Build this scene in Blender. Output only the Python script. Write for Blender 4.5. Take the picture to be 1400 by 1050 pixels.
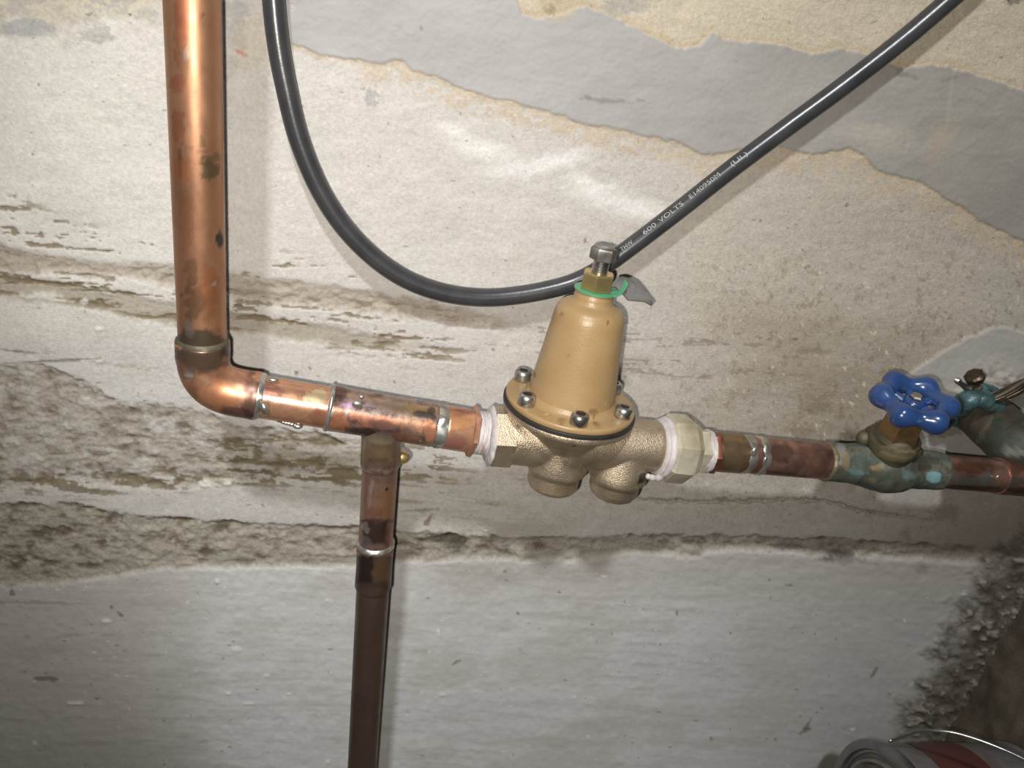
import bpy, bmesh, math, random
import numpy as np
from mathutils import Vector, Matrix, noise as mnoise
from math import sin, cos, pi, radians

for o in list(bpy.data.objects):
    bpy.data.objects.remove(o, do_unlink=True)
scene = bpy.context.scene
COL = scene.collection
random.seed(7)
V = Vector

# ------------------------------------------------------------------ camera
F = 1050.0                       # focal length in pixels of the 1400 wide frame
YAW, PITCH, ROLL = radians(14), radians(26), radians(9)
CAM = V((0.0, -0.4211, 0.617))
FW = V((sin(YAW) * cos(PITCH), cos(YAW) * cos(PITCH), -sin(PITCH)))
R0 = V((cos(YAW), -sin(YAW), 0)); U0 = R0.cross(FW)
RT = cos(ROLL) * R0 + sin(ROLL) * U0
UP = cos(ROLL) * U0 - sin(ROLL) * R0
cd = bpy.data.cameras.new('camera'); co = bpy.data.objects.new('camera', cd); COL.objects.link(co)
cd.sensor_fit = 'HORIZONTAL'; cd.sensor_width = 36; cd.lens = 36 * F / 1400
cd.clip_start = 0.01; cd.clip_end = 50
co.matrix_world = Matrix(((RT.x, UP.x, -FW.x, CAM.x), (RT.y, UP.y, -FW.y, CAM.y), (RT.z, UP.z, -FW.z, CAM.z), (0, 0, 0, 1)))
scene.camera = co

# ------------------------------------------------------------------ world, lights, exposure
w = bpy.data.worlds.new('basement_dark'); scene.world = w; w.use_nodes = True
w.node_tree.nodes['Background'].inputs[0].default_value = (0.80, 0.86, 1.0, 1)
w.node_tree.nodes['Background'].inputs[1].default_value = 0.05

def lamp(name, loc, aim, power, radius, col, cone, blend):
    l = bpy.data.lights.new(name, 'SPOT'); l.energy = power; l.shadow_soft_size = radius; l.color = col
    l.spot_size = radians(cone); l.spot_blend = blend
    o = bpy.data.objects.new(name, l); o.location = loc; o.rotation_euler = (aim - loc).to_track_quat('-Z', 'Y').to_euler(); COL.objects.link(o); return o
LF = CAM + RT * -0.012 + UP * -0.011 + FW * 0.004
lamp('phone_flash', LF, LF + FW + UP * 0.10 - RT * 0.08, 7.6, 0.003, (1.0, 0.955, 0.88), 155, 1.0)
lamp('ceiling_lamp', V((-0.30, -1.22, 2.12)), V((0.265, 0.0, 0.44)), 128.0, 0.06, (0.94, 0.97, 1.0), 25.5, 0.4)
vs = scene.view_settings
vs.view_transform = 'Standard'; vs.look = 'None'; vs.gamma = 1; vs.use_curve_mapping = False; vs.exposure = 0.0

# ------------------------------------------------------------------ measuring helpers: photo survey -> metres
def ray(x, y): return RT * ((x - 700) / F) - UP * ((y - 525) / F) + FW
def P(x, y, plane=-0.06):
    d = ray(x, y); return CAM + d * ((plane - CAM.y) / d.y)
def PX(x, y, xp):
    d = ray(x, y); return CAM + d * ((xp - CAM.x) / d.x)
def depth(p): return (p - CAM).dot(FW)
def proj(a):
    a = np.asarray(a, dtype=np.float64).reshape(-1, 3) - np.array(CAM)
    dz = a @ np.array(FW)
    return 700 + F * (a @ np.array(RT)) / dz, 525 - F * (a @ np.array(UP)) / dz
def axis_dir(p, im, elev):
    v = (p - CAM).normalized()
    t = RT * im[0] - UP * im[1]; t = (t - v * t.dot(v)).normalized()
    return (t * cos(elev) - v * sin(elev)).normalized()
def S(c, a=1.0):
    f = lambda u: u / 12.92 if u <= 0.04045 else ((u + 0.055) / 1.055) ** 2.4
    return tuple(f(k / 255.0) for k in c) + (a,)
def lin(c):
    c = np.asarray(c, float) / 255.0
    return np.where(c <= 0.04045, c / 12.92, ((c + 0.055) / 1.055) ** 2.4)

# value noise in numpy
_tab = np.random.RandomState(3).rand(512, 512)
def vn(x, y, seed=0):
    x = x + seed * 37.17; y = y + seed * 91.73
    xi = np.floor(x).astype(int); yi = np.floor(y).astype(int)
    fx = x - xi; fy = y - yi
    fx = fx * fx * (3 - 2 * fx); fy = fy * fy * (3 - 2 * fy)
    a = _tab[xi % 512, yi % 512]; b = _tab[(xi + 1) % 512, yi % 512]
    c = _tab[xi % 512, (yi + 1) % 512]; d = _tab[(xi + 1) % 512, (yi + 1) % 512]
    return (a * (1 - fx) + b * fx) * (1 - fy) + (c * (1 - fx) + d * fx) * fy
def fbm(x, y, sx, sy, seed=0, octv=4, gain=0.5):
    s = 0; amp = 1; tot = 0; k = 1.0
    for i in range(octv):
        s = s + amp * vn(x / sx * k + 0.3 * i * y / sy, y / sy * k - 0.1 * i * x / sx * (sy / sx), seed + i * 7)
        tot += amp; amp *= gain; k *= 2.03
    return s / tot
def sstep(a, b, x):
    t = np.clip((x - a) / (b - a), 0, 1); return t * t * (3 - 2 * t)

# ------------------------------------------------------------------ materials
def nodes(name):
    m = bpy.data.materials.new(name); m.use_nodes = True
    nt = m.node_tree; return m, nt, nt.nodes, nt.links, nt.nodes['Principled BSDF']
def mixc(N, L, fac, a, b, mode='MIX'):
    n = N.new('ShaderNodeMix'); n.data_type = 'RGBA'; n.blend_type = mode
    for s, v in ((n.inputs[0], fac), (n.inputs[6], a), (n.inputs[7], b)):
        if hasattr(v, 'links') or isinstance(v, bpy.types.NodeSocket): L.new(v, s)
        else: s.default_value = v
    return n.outputs[2]
def noisen(N, L, scale, detail=4, rough=0.55, stretch=None, coord='Object', rot=None):
    tc = N.new('ShaderNodeTexCoord'); out = tc.outputs[coord]
    if stretch or rot:
        mp = N.new('ShaderNodeMapping'); L.new(out, mp.inputs[0])
        if stretch: mp.inputs['Scale'].default_value = stretch
        if rot: mp.inputs['Rotation'].default_value = rot
        out = mp.outputs[0]
    n = N.new('ShaderNodeTexNoise'); n.inputs['Scale'].default_value = scale
    n.inputs['Detail'].default_value = detail; n.inputs['Roughness'].default_value = rough
    L.new(out, n.inputs['Vector']); return n
def ramp(N, L, src, stops):
    r = N.new('ShaderNodeValToRGB'); L.new(src, r.inputs[0])
    e = r.color_ramp.elements
    e[0].position, e[0].color = stops[0]; e[1].position, e[1].color = stops[-1]
    for p, c in stops[1:-1]:
        k = e.new(p); k.color = c
    return r.outputs[0]
def bumpn(N, L, bsdf, src, strength, dist=0.001):
    b = N.new('ShaderNodeBump'); b.inputs['Strength'].default_value = strength; b.inputs['Distance'].default_value = dist
    L.new(src, b.inputs['Height']); L.new(b.outputs[0], bsdf.inputs['Normal'])

def metal(name, stops, rough=(0.3, 0.5), metallic=0.9, scale=60, bump=0.15, bscale=400, detail=5, stretch=None, marks=True, lift=1.0, grey=0.0):
    """tarnished metal: a noise ramp of colours, marks from the surface survey on top"""
    m, nt, N, L, B = nodes(name)
    n = noisen(N, L, scale, detail, 0.6, stretch)
    fix = lambda k: tuple(min(250, lift * (v * (1 - grey) + grey * sum(k) / 3)) for v in k)
    c = ramp(N, L, n.outputs['Fac'], [(p, S(fix(k))) for p, k in stops])
    met = metallic
    if marks:
        a = N.new('ShaderNodeAttribute'); a.attribute_name = 'mark'
        c = mixc(N, L, a.outputs['Alpha'], c, a.outputs['Color'])
    L.new(c, B.inputs['Base Color']); B.inputs['Metallic'].default_value = met
    n2 = noisen(N, L, scale * 2.3, 4, 0.6)
    mr = N.new('ShaderNodeMapRange'); L.new(n2.outputs['Fac'], mr.inputs[0])
    mr.inputs[1].default_value = 0.3; mr.inputs[2].default_value = 0.7
    mr.inputs[3].default_value, mr.inputs[4].default_value = rough
    L.new(mr.outputs[0], B.inputs['Roughness'])
    n3 = noisen(N, L, bscale, 3, 0.6); bumpn(N, L, B, n3.outputs['Fac'], bump, 0.0006)
    return m
M = {}
M['copper_old'] = metal('copper_old', [(0.3, (140, 92, 62)), (0.45, (160, 106, 70)), (0.58, (172, 116, 78)), (0.72, (150, 106, 68))], (0.36, 0.5), 0.72, 38, 0.04, stretch=(1, 1, 0.35), lift=1.12, grey=0.27)
M['copper_elbow'] = metal('copper_elbow', [(0.3, (118, 82, 62)), (0.45, (164, 110, 78)), (0.6, (186, 124, 86)), (0.75, (128, 92, 72))], (0.3, 0.45), 0.62, 60, 0.08, lift=1.12, grey=0.27)
M['copper_bright'] = metal('copper_bright', [(0.3, (176, 112, 72)), (0.5, (206, 140, 96)), (0.7, (190, 120, 92))], (0.2, 0.34), 0.6, 70, 0.08, lift=1.04, grey=0.3)
M['copper_heat'] = metal('copper_heat', [(0.32, (84, 58, 52)), (0.42, (150, 104, 82)), (0.5, (196, 132, 96)), (0.58, (170, 126, 104)), (0.66, (122, 88, 96)), (0.76, (206, 140, 98))], (0.2, 0.42), 0.6, 75, 0.12, lift=1.0, grey=0.5)
M['copper_mauve'] = metal('copper_mauve', [(0.32, (122, 88, 78)), (0.5, (160, 120, 100)), (0.62, (170, 128, 92)), (0.75, (140, 98, 86))], (0.32, 0.5), 0.75, 55, 0.1, stretch=(1, 1, 0.5), lift=1.06, grey=0.2)
M['copper_dark'] = metal('copper_dark', [(0.3, (78, 60, 52)), (0.5, (98, 74, 60)), (0.72, (88, 66, 54))], (0.36, 0.52), 0.7, 40, 0.04, stretch=(1, 1, 0.3), lift=1.12, grey=0.272)
M['copper_red'] = metal('copper_red', [(0.3, (96, 66, 56)), (0.48, (136, 92, 76)), (0.62, (168, 112, 88)), (0.75, (118, 80, 68))], (0.26, 0.42), 0.8, 65, 0.1, lift=1.22, grey=0.36)
M['brass_brown'] = metal('brass_brown', [(0.32, (110, 88, 66)), (0.5, (146, 118, 84)), (0.7, (122, 98, 72))], (0.3, 0.46), 0.8, 60, 0.1, lift=1.08, grey=0.2)
M['solder'] = metal('solder', [(0.3, (150, 146, 136)), (0.5, (196, 192, 182)), (0.7, (220, 218, 210))], (0.22, 0.4), 0.85, 110, 0.25, 260)
M['bronze'] = metal('bronze', [(0.3, (146, 128, 104)), (0.5, (178, 158, 130)), (0.7, (162, 142, 116))], (0.34, 0.48), 0.8, 50, 0.6, 1300, lift=1.1, grey=0.2)
M['brass_nut'] = metal('brass_nut', [(0.3, (186, 160, 104)), (0.5, (206, 182, 126)), (0.7, (190, 168, 118))], (0.28, 0.42), 0.85, 50, 0.1)
M['brass_pale'] = metal('brass_pale', [(0.3, (170, 158, 130)), (0.46, (196, 184, 154)), (0.6, (210, 202, 182)), (0.74, (178, 160, 120))], (0.36, 0.52), 0.4, 75, 0.12, lift=0.95, grey=0.06)
M['steel'] = metal('steel', [(0.3, (150, 146, 142)), (0.5, (184, 181, 177)), (0.7, (168, 164, 160))], (0.26, 0.4), 0.95, 70, 0.08)
M['steel_dark'] = metal('steel_dark', [(0.3, (96, 92, 88)), (0.5, (126, 121, 116)), (0.7, (110, 106, 100))], (0.3, 0.46), 0.9, 60, 0.1)
M['verdigris'] = metal('verdigris', [(0.3, (74, 72, 60)), (0.42, (96, 92, 76)), (0.5, (84, 98, 90)), (0.57, (116, 116, 100)), (0.64, (92, 84, 66)), (0.76, (122, 148, 142))], (0.5, 0.75), 0.35, 70, 0.4, 350, lift=0.92, grey=0.1)
M['tarnish'] = metal('tarnish', [(0.3, (88, 80, 64)), (0.5, (112, 104, 84)), (0.62, (96, 96, 82)), (0.76, (128, 122, 104))], (0.5, 0.7), 0.4, 60, 0.3, 350, lift=0.84)
M['bronze_old'] = metal('bronze_old', [(0.3, (122, 96, 66)), (0.5, (156, 126, 88)), (0.72, (136, 110, 78))], (0.38, 0.55), 0.75, 55, 0.2, 500)
M['bonnet_old'] = metal('bonnet_old', [(0.3, (88, 78, 60)), (0.46, (108, 97, 75)), (0.62, (132, 123, 98)), (0.78, (94, 88, 72))], (0.42, 0.6), 0.45, 70, 0.3, 450)
M['teal'] = metal('teal', [(0.3, (52, 74, 74)), (0.46, (70, 112, 116)), (0.58, (96, 146, 150)), (0.7, (78, 96, 90))], (0.3, 0.6), 0.2, 90, 0.7, 350, lift=0.8, grey=0.2)
M['strand'] = metal('strand', [(0.3, (70, 62, 50)), (0.5, (104, 88, 70)), (0.66, (150, 112, 88)), (0.8, (96, 84, 68))], (0.26, 0.45), 0.7, 90, 0.2, lift=0.72)

def paint(name, stops, rough, scale=60, bump=0.15, bscale=500, coat=0.0, spec=0.5, marks=True, bd=0.0006):
    m, nt, N, L, B = nodes(name)
    n = noisen(N, L, scale, 4, 0.55)
    c = ramp(N, L, n.outputs['Fac'], [(p, S(k)) for p, k in stops])
    if marks:
        a = N.new('ShaderNodeAttribute'); a.attribute_name = 'mark'
        c = mixc(N, L, a.outputs['Alpha'], c, a.outputs['Color'])
    L.new(c, B.inputs['Base Color']); B.inputs['Roughness'].default_value = rough
    B.inputs['Coat Weight'].default_value = coat; B.inputs['Coat Roughness'].default_value = 0.15
    B.inputs['Specular IOR Level'].default_value = spec
    n3 = noisen(N, L, bscale, 3, 0.6); bumpn(N, L, B, n3.outputs['Fac'], bump, bd)
    return m
M['bell_paint'] = paint('bell_paint', [(0.3, (144, 118, 81)), (0.5, (151, 124, 86)), (0.7, (156, 129, 92))], 0.36, 50, 0.25, 700, spec=0.5)
M['gasket'] = paint('gasket', [(0.3, (34, 33, 32)), (0.7, (46, 45, 43))], 0.55, 120)
M['tape'] = paint('tape', [(0.3, (168, 158, 156)), (0.5, (190, 183, 181)), (0.75, (176, 166, 164))], 0.55, 120, 0.3, 600)
M['cable'] = paint('cable', [(0.3, (48, 48, 50)), (0.5, (56, 56, 58)), (0.75, (64, 63, 63))], 0.29, 70, 0.1, 300, spec=0.55)
M['print'] = paint('print', [(0.3, (132, 130, 126)), (0.7, (170, 168, 164))], 0.5, 300, marks=False)
M['blue'] = paint('blue', [(0.3, (36, 58, 100)), (0.5, (40, 65, 111)), (0.75, (46, 72, 118))], 0.24, 60, 0.12, 160, coat=0.4)
M['green'] = paint('green', [(0.3, (70, 136, 100)), (0.7, (82, 150, 112))], 0.35, 60)
M['tag_grey'] = paint('tag_grey', [(0.3, (104, 102, 100)), (0.55, (120, 118, 116)), (0.75, (90, 88, 86))], 0.42, 90)
M['black_hole'] = paint('black_hole', [(0.3, (26, 25, 24)), (0.7, (36, 34, 32))], 0.6, 100)
M['can_label'] = paint('can_label', [(0.3, (72, 68, 66)), (0.42, (90, 80, 77)), (0.55, (98, 96, 94)), (0.7, (78, 72, 69))], 0.4, 26)
M['can_red'] = paint('can_red', [(0.3, (70, 38, 35)), (0.7, (84, 46, 42))], 0.42, 40)
M['can_tin'] = metal('can_tin', [(0.3, (120, 118, 116)), (0.5, (150, 148, 146)), (0.7, (134, 130, 128))], (0.26, 0.42), 0.9, 30, 0.05)
M['can_lid'] = metal('can_lid', [(0.3, (104, 102, 98)), (0.5, (138, 135, 130)), (0.7, (120, 117, 112))], (0.4, 0.55), 0.6, 25, 0.05)

def wallmat(name):
    m, nt, N, L, B = nodes(name)
    a = N.new('ShaderNodeAttribute'); a.attribute_name = 'albedo'
    n = noisen(N, L, 520, 4, 0.65)
    g = ramp(N, L, n.outputs['Fac'], [(0.3, (0.80, 0.79, 0.78, 1)), (0.5, (0.98, 0.98, 0.98, 1)), (0.7, (1.12, 1.12, 1.12, 1))])
    amt = N.new('ShaderNodeAttribute'); amt.attribute_name = 'grain'
    c = mixc(N, L, amt.outputs['Fac'], a.outputs['Color'], mixc(N, L, 1.0, a.outputs['Color'], g, 'MULTIPLY'))
    L.new(c, B.inputs['Base Color']); B.inputs['Roughness'].default_value = 0.85
    B.inputs['Specular IOR Level'].default_value = 0.2
    n2 = noisen(N, L, 900, 5, 0.7)
    b = N.new('ShaderNodeBump'); b.inputs['Distance'].default_value = 0.0008
    L.new(amt.outputs['Fac'], b.inputs['Strength']); L.new(n2.outputs['Fac'], b.inputs['Height']); L.new(b.outputs[0], B.inputs['Normal'])
    return m
M['wall'] = wallmat('old_concrete')

# ------------------------------------------------------------------ object helpers
def thing(name, label, cat, loc):
    o = bpy.data.objects.new(name, None); COL.objects.link(o)
    o.empty_display_size = 0.02; o.location = loc; o['label'] = label; o['category'] = cat
    return o
def root_of(o):
    while o.parent: o = o.parent
    return o
class MB:
    def __init__(s): s.v = []; s.f = []
    def add(s, verts, faces):
        k = len(s.v); s.v += [V(p) for p in verts]; s.f += [tuple(i + k for i in f) for f in faces]
    def rings(s, rings, caps=(True, True), closed=True):
        """rings: list of equally long vertex rings, skinned in order"""
        k = len(s.v); n = len(rings[0])
        for r in rings: s.v += [V(p) for p in r]
        m = n if closed else n - 1
        for i in range(len(rings) - 1):
            for j in range(m):
                a = k + i * n + j; b = k + i * n + (j + 1) % n
                s.f.append((a, b, b + n, a + n))
        if caps[0]: s.f.append(tuple(k + j for j in reversed(range(n))))
        if caps[1]: s.f.append(tuple(k + (len(rings) - 1) * n + j for j in range(n)))
    def lathe(s, o, ax, prof, segs=48, ref=None, caps=(True, True), wob=0.0, wsc=150.0, phase=0.0, seed=0.0):
        """prof: (distance along ax, radius)"""
        ax = ax.normalized(); ref = ref or (V((0, 0, 1)) if abs(ax.z) < 0.8 else V((1, 0, 0)))
        a = (ref - ax * ref.dot(ax)).normalized(); b = ax.cross(a)
        rr = []
        for h, r in prof:
            ring = []
            for j in range(segs):
                t = 2 * pi * j / segs + phase
                d = a * cos(t) + b * sin(t); p = o + ax * h + d * r
                if wob: p = p + d * wob * mnoise.noise(p * wsc + V((seed, seed, seed))) * 1.6
                ring.append(p)
            rr.append(ring)
        s.rings(rr, caps)
    def sweep(s, pts, rad, segs=24, caps=(True, True), ref=None, flat=1.0):
        n = len(pts); rad = rad if hasattr(rad, '__len__') else [rad] * n
        t0 = (pts[1] - pts[0]).normalized(); ref = ref or (V((0, -1, 0)) if abs(t0.y) < 0.8 else V((0, 0, 1)))
        a = (ref - t0 * ref.dot(t0)).normalized(); rr = []
        for i in range(n):
            t = (pts[min(i + 1, n - 1)] - pts[max(i - 1, 0)]).normalized()
            a = (a - t * a.dot(t)).normalized(); b = t.cross(a)
            rr.append([pts[i] + (a * cos(2 * pi * j / segs) * flat + b * sin(2 * pi * j / segs)) * rad[i] for j in range(segs)])
        s.rings(rr, caps)
    def ball(s, c, r, sc=(1, 1, 1), seg=20):
        rr = []
        for i in range(1, seg // 2):
            th = pi * i / (seg // 2)
            rr.append([c + V((r * sc[0] * sin(th) * cos(2 * pi * j / seg), r * sc[1] * sin(th) * sin(2 * pi * j / seg), r * sc[2] * cos(th))) for j in range(seg)])
        s.rings(rr)
    def build(s, name, mat, parent=None, angle=38, marks=None, shell=None):
        o0 = root_of(parent).location if parent else V((0, 0, 0))
        me = bpy.data.meshes.new(name)
        me.from_pydata([tuple(p - o0) for p in s.v], [], s.f); me.update()
        bm = bmesh.new(); bm.from_mesh(me); bmesh.ops.recalc_face_normals(bm, faces=bm.faces); bm.to_mesh(me); bm.free()
        me.shade_smooth(); me.set_sharp_from_angle(angle=radians(angle))
        me.materials.append(M[mat])
        dab(me, s.v, marks)
        o = bpy.data.objects.new(name, me); COL.objects.link(o)
        if parent: o.parent = parent
        return o
def dab(me, world_pts, marks):
    """stains, wear and some painted highlights measured on the surface: (x, y, rx, ry, colour, strength, raggedness[, tilt])"""
    n = len(me.vertices); col = np.zeros((n, 4), np.float32)
    if marks:
        px, py = proj([tuple(p) for p in world_pts])
        nor = np.zeros(n * 3, np.float32); me.vertices.foreach_get('normal', nor); nor = nor.reshape(-1, 3)
        vw = np.array(CAM) - np.array([tuple(p) for p in world_pts])
        front = (np.einsum('ij,ij->i', nor, vw) > 0)
        for k, mk in enumerate(marks):
            x, y, rx, ry, c, st, rag = mk[:7]; tilt = radians(mk[7]) if len(mk) > 7 else 0
            dx, dy = px - x, py - y
            ux, uy = dx * cos(tilt) + dy * sin(tilt), -dx * sin(tilt) + dy * cos(tilt)
            if rag < 0: d = np.maximum(np.abs(ux / rx), np.abs(uy / ry)); rg = -rag
            else: d = np.hypot(ux / rx, uy / ry); rg = rag
            d = d + rg * (fbm(px, py, 9, 9, k + 3, 3) - 0.5) * 2
            a = sstep(1.12, 0.82, d) * st * front
            lc = lin(c)
            for i in range(3): col[:, i] = np.where(col[:, 3] + a > 0, (col[:, i] * col[:, 3] * (1 - a) + lc[i] * a) / np.maximum(col[:, 3] * (1 - a) + a, 1e-6), col[:, i])
            col[:, 3] = col[:, 3] * (1 - a) + a
    at = me.color_attributes.new('mark', 'FLOAT_COLOR', 'POINT'); at.data.foreach_set('color', col.ravel())
def cr(pts, n=12):
    """Catmull-Rom through the points"""
    q = [pts[0] * 2 - pts[1]] + list(pts) + [pts[-1] * 2 - pts[-2]]; out = []
    for i in range(1, len(q) - 2):
        for k in range(n):
            t = k / n; a, b, c, d = q[i - 1], q[i], q[i + 1], q[i + 2]
            out.append(0.5 * ((2 * b) + (c - a) * t + (2 * a - 5 * b + 4 * c - d) * t * t + (3 * b - a - 3 * c + d) * t ** 3))
    out.append(q[-2]); return out
def seg(a, b, n): return [a.lerp(b, i / n) for i in range(n + 1)]
def pipe(m, a, b, r, segs=64, step=0.0012):
    n = max(2, int((b - a).length / step)); L_ = (b - a).length
    m.lathe(a, b - a, [(L_ * i / n, r) for i in range(n + 1)], segs)
def structure(name, me):
    o = bpy.data.objects.new(name, me); COL.objects.link(o); o['kind'] = 'structure'; return o
def gridmesh(name, X, Y, Z, alb, grain, keep=None):
    h, wd = X.shape; co_ = np.stack([X, Y, Z], -1).reshape(-1, 3).astype(np.float32)
    idx = np.arange(h * wd).reshape(h, wd)
    q = np.stack([idx[:-1, :-1], idx[1:, :-1], idx[1:, 1:], idx[:-1, 1:]], -1).reshape(-1, 4)
    if keep is not None:
        k = keep.reshape(-1); q = q[k[q].all(1)]
        used = np.zeros(len(co_), bool); used[q.ravel()] = True
        mp = np.cumsum(used) - 1; q = mp[q]; co_ = co_[used]; alb = alb.reshape(-1, 3)[used]; grain = grain.reshape(-1)[used]
    me = bpy.data.meshes.new(name); nv, nf = len(co_), len(q)
    me.vertices.add(nv); me.vertices.foreach_set('co', co_.ravel())
    me.loops.add(nf * 4); me.loops.foreach_set('vertex_index', q.ravel().astype(np.int32))
    me.polygons.add(nf); me.polygons.foreach_set('loop_start', np.arange(0, nf * 4, 4, dtype=np.int32))
    me.update(calc_edges=True); me.shade_smooth(); me.materials.append(M['wall'])
    c = np.ones((nv, 4), np.float32); c[:, :3] = alb.reshape(-1, 3)
    at = me.color_attributes.new('albedo', 'FLOAT_COLOR', 'POINT'); at.data.foreach_set('color', c.ravel())
    g = me.attributes.new('grain', 'FLOAT', 'POINT'); g.data.foreach_set('value', grain.reshape(-1).astype(np.float32))
    return me

# ------------------------------------------------------------------ the back wall
XC = 0.588                                                     # corner with the right wall
def axis_samples(lo, a, b, hi, fine, coarse):
    return np.concatenate([np.arange(lo, a, coarse), np.arange(a, b, fine), np.arange(b, hi + coarse, coarse)])
gx = axis_samples(-520, -24, 1424, 2300, 1.9, 10)
gy = axis_samples(-420, -24, 1074, 1400, 1.9, 10)
x, y = np.meshgrid(gx, gy)                                     # survey coordinates of the wall face
dx_ = np.array(RT)[None, None] * ((x - 700) / F)[..., None] - np.array(UP)[None, None] * ((y - 525) / F)[..., None] + np.array(FW)
tt = (0 - CAM.y) / dx_[..., 1]
WX = CAM.x + dx_[..., 0] * tt; WZ = CAM.z + dx_[..., 2] * tt

def ip(pts, xx): p = np.array(pts, float); return np.interp(xx, p[:, 0], p[:, 1])
n1 = fbm(x, y, 90, 60, 1, 5) - 0.5
n2 = fbm(x, y, 26, 18, 2, 4) - 0.5
n3 = fbm(x, y, 9, 7, 5, 3) - 0.5
n4 = fbm(x, y, 4.2, 4.0, 9, 2, 0.7) - 0.5
ns = fbm(x, y, 160, 12, 11, 4, 0.6) - 0.5                      # long streaks
ns2 = fbm(x, y + x * -0.08, 70, 7, 13, 4, 0.6) - 0.5
slope = lambda x0, y0: 0
def band(top, bot, soft=6, rag=8, xr=None):
    xx = x; wob = n2 * rag * 1.6 + n3 * rag * 0.9 + n4 * rag * 0.45
    a = sstep(-soft, soft, (y + wob) - ip(top, xx)); b = sstep(soft, -soft, (y + wob) - ip(bot, xx))
    m = a * b
    if xr: m = m * sstep(xr[0] - xr[2], xr[0] + xr[2], xx + n2 * 40) * sstep(xr[1] + xr[2], xr[1] - xr[2], xx + n2 * 40)
    return m
def spot(cx, cy, rx, ry, rag=0.4, soft=0.3, tilt=0):
    if max(rx, ry) < 16: rx, ry = rx * 0.8, ry * 0.8
    t = radians(tilt); ux = (x - cx) * cos(t) + (y - cy) * sin(t); uy = -(x - cx) * sin(t) + (y - cy) * cos(t)
    d = np.hypot(ux / rx, uy / ry) + rag * (n3 * 1.6 + n2 + n4 * (1.3 if max(rx, ry) < 16 else 0.5))
    return sstep(1 + soft, 1 - soft, d)

alb = np.empty(x.shape + (3,)); alb[:] = lin((194, 189, 183))
hgt = (n1 * 0.0016 + n2 * 0.0007 + n4 * 0.0003) * (1 - 0.55 * sstep(775, 800, y))
grain = np.full(x.shape, 0.55)
def lay(mask, c, k=1.0):
    m = (np.clip(mask, 0, 1) * k)[..., None]; alb[:] = alb * (1 - m) + lin(c) * m
def tone(f): alb[:] = alb * f[..., None]

lay(sstep(520, 60, x + n1 * 120) * sstep(520, 380, y), (208, 204, 196), 0.75)  # top left lightened in colour, standing in for more lamp light
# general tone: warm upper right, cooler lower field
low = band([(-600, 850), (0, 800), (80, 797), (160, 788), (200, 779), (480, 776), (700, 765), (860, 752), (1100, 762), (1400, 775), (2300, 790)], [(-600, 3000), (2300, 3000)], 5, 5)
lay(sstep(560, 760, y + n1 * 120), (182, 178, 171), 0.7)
lay(low, (198, 197, 195), 0.95); lay(low * sstep(850, 1250, x + n1 * 150), (152, 148, 141), 0.7)  # right end of the lower field is darkened to paint lamp falloff
sandy = sstep(600, 1250, x + 0.35 * (y - 300) + n1 * 260) * sstep(760, 620, y + n1 * 80)
lay(sandy, (176, 166, 151), 0.85)  # sand colour, darkened further to carry the lamp's falloff to the right
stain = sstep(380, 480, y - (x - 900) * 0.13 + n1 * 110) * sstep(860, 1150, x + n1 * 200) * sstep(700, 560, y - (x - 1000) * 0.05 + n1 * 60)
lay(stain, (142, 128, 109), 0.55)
# beige raw concrete above the skim coat
lay(band([(-600, -900), (2300, -900)], [(-600, 40), (690, 20), (850, 60), (1150, 90), (1400, 150), (2300, 330)], 8, 8, (700, 2400, 30)), (192, 180, 159), 0.9)
# grey skim coat
pt = [(300, -900), (700, -900), (704, -5), (712, 18), (735, 26), (768, 16), (800, 8), (835, 22), (870, 40), (900, 56), (935, 66), (955, 60), (972, 44), (985, 54), (1050, 60), (1110, 73), (1150, 66), (1185, 76), (1225, 92), (1270, 87), (1330, 101), (1400, 127), (1600, 210), (2300, 420)]
pb = [(300, 20), (395, 56), (440, 76), (470, 81), (520, 86), (553, 82), (564, 99), (592, 101), (620, 116), (660, 131), (720, 143), (760, 156), (800, 169), (870, 182), (934, 195), (960, 212), (990, 210), (1015, 206), (1060, 198), (1110, 211), (1160, 202), (1180, 212), (1200, 233), (1260, 250), (1290, 270), (1340, 300), (1400, 332), (1600, 470), (2300, 900)]
patch = band(pt, pb, 1.6, 5.5, (388, 4000, 4))
edge_up = band([(a, b - 9) for a, b in pt], [(a, b + 7) for a, b in pb], 5, 9, (388, 4000, 8)) - patch
lay(np.clip(edge_up, 0, 1), (178, 160, 132), 0.6)
lay(np.clip(band([(300, 20), (395, 80)] + [(a, b + 6) for a, b in pb[2:]], [(a, b + 34) for a, b in pb], 10, 16, (500, 2300, 20)), 0, 1) * (n3 + n2 > -0.08), (186, 166, 138), 0.55)
pcol = (lin((164, 162, 160)) * (1 - sstep(650, 1350, x)[..., None]) + lin((146, 141, 133)) * sstep(650, 1350, x)[..., None]) * (1 + n1 * 0.10 + ns2 * 0.05)[..., None]
alb[:] = alb * (1 - patch[..., None]) + pcol * patch[..., None]
for cx, cy, rx, ry, tl in ((830, 138, 30, 3, 4), (880, 138, 14, 4, 8), (805, 134, 6, 3, 20), (1240, 104, 14, 3, 12), (1228, 97, 3, 8, 20), (1300, 106, 12, 3, -20), (1338, 124, 8, 3, 10), (575, 38, 3, 3, 0), (1240, 305, 12, 2, 10)):
    lay(spot(cx, cy, rx, ry, 1.2, 0.5, tl) * patch, (120, 117, 110), 0.55)
lay(spot(1285, 195, 14, 34, 0.7, 0.5, 25) * patch, (160, 148, 132), 0.7)
lay(spot(1200, 185, 40, 14, 0.8, 0.6, 5) * patch, (168, 160, 148), 0.6)
lay(spot(1297, 135, 2, 36, 0.9, 0.7, 8) * patch, (186, 180, 168), 0.18)
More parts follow.
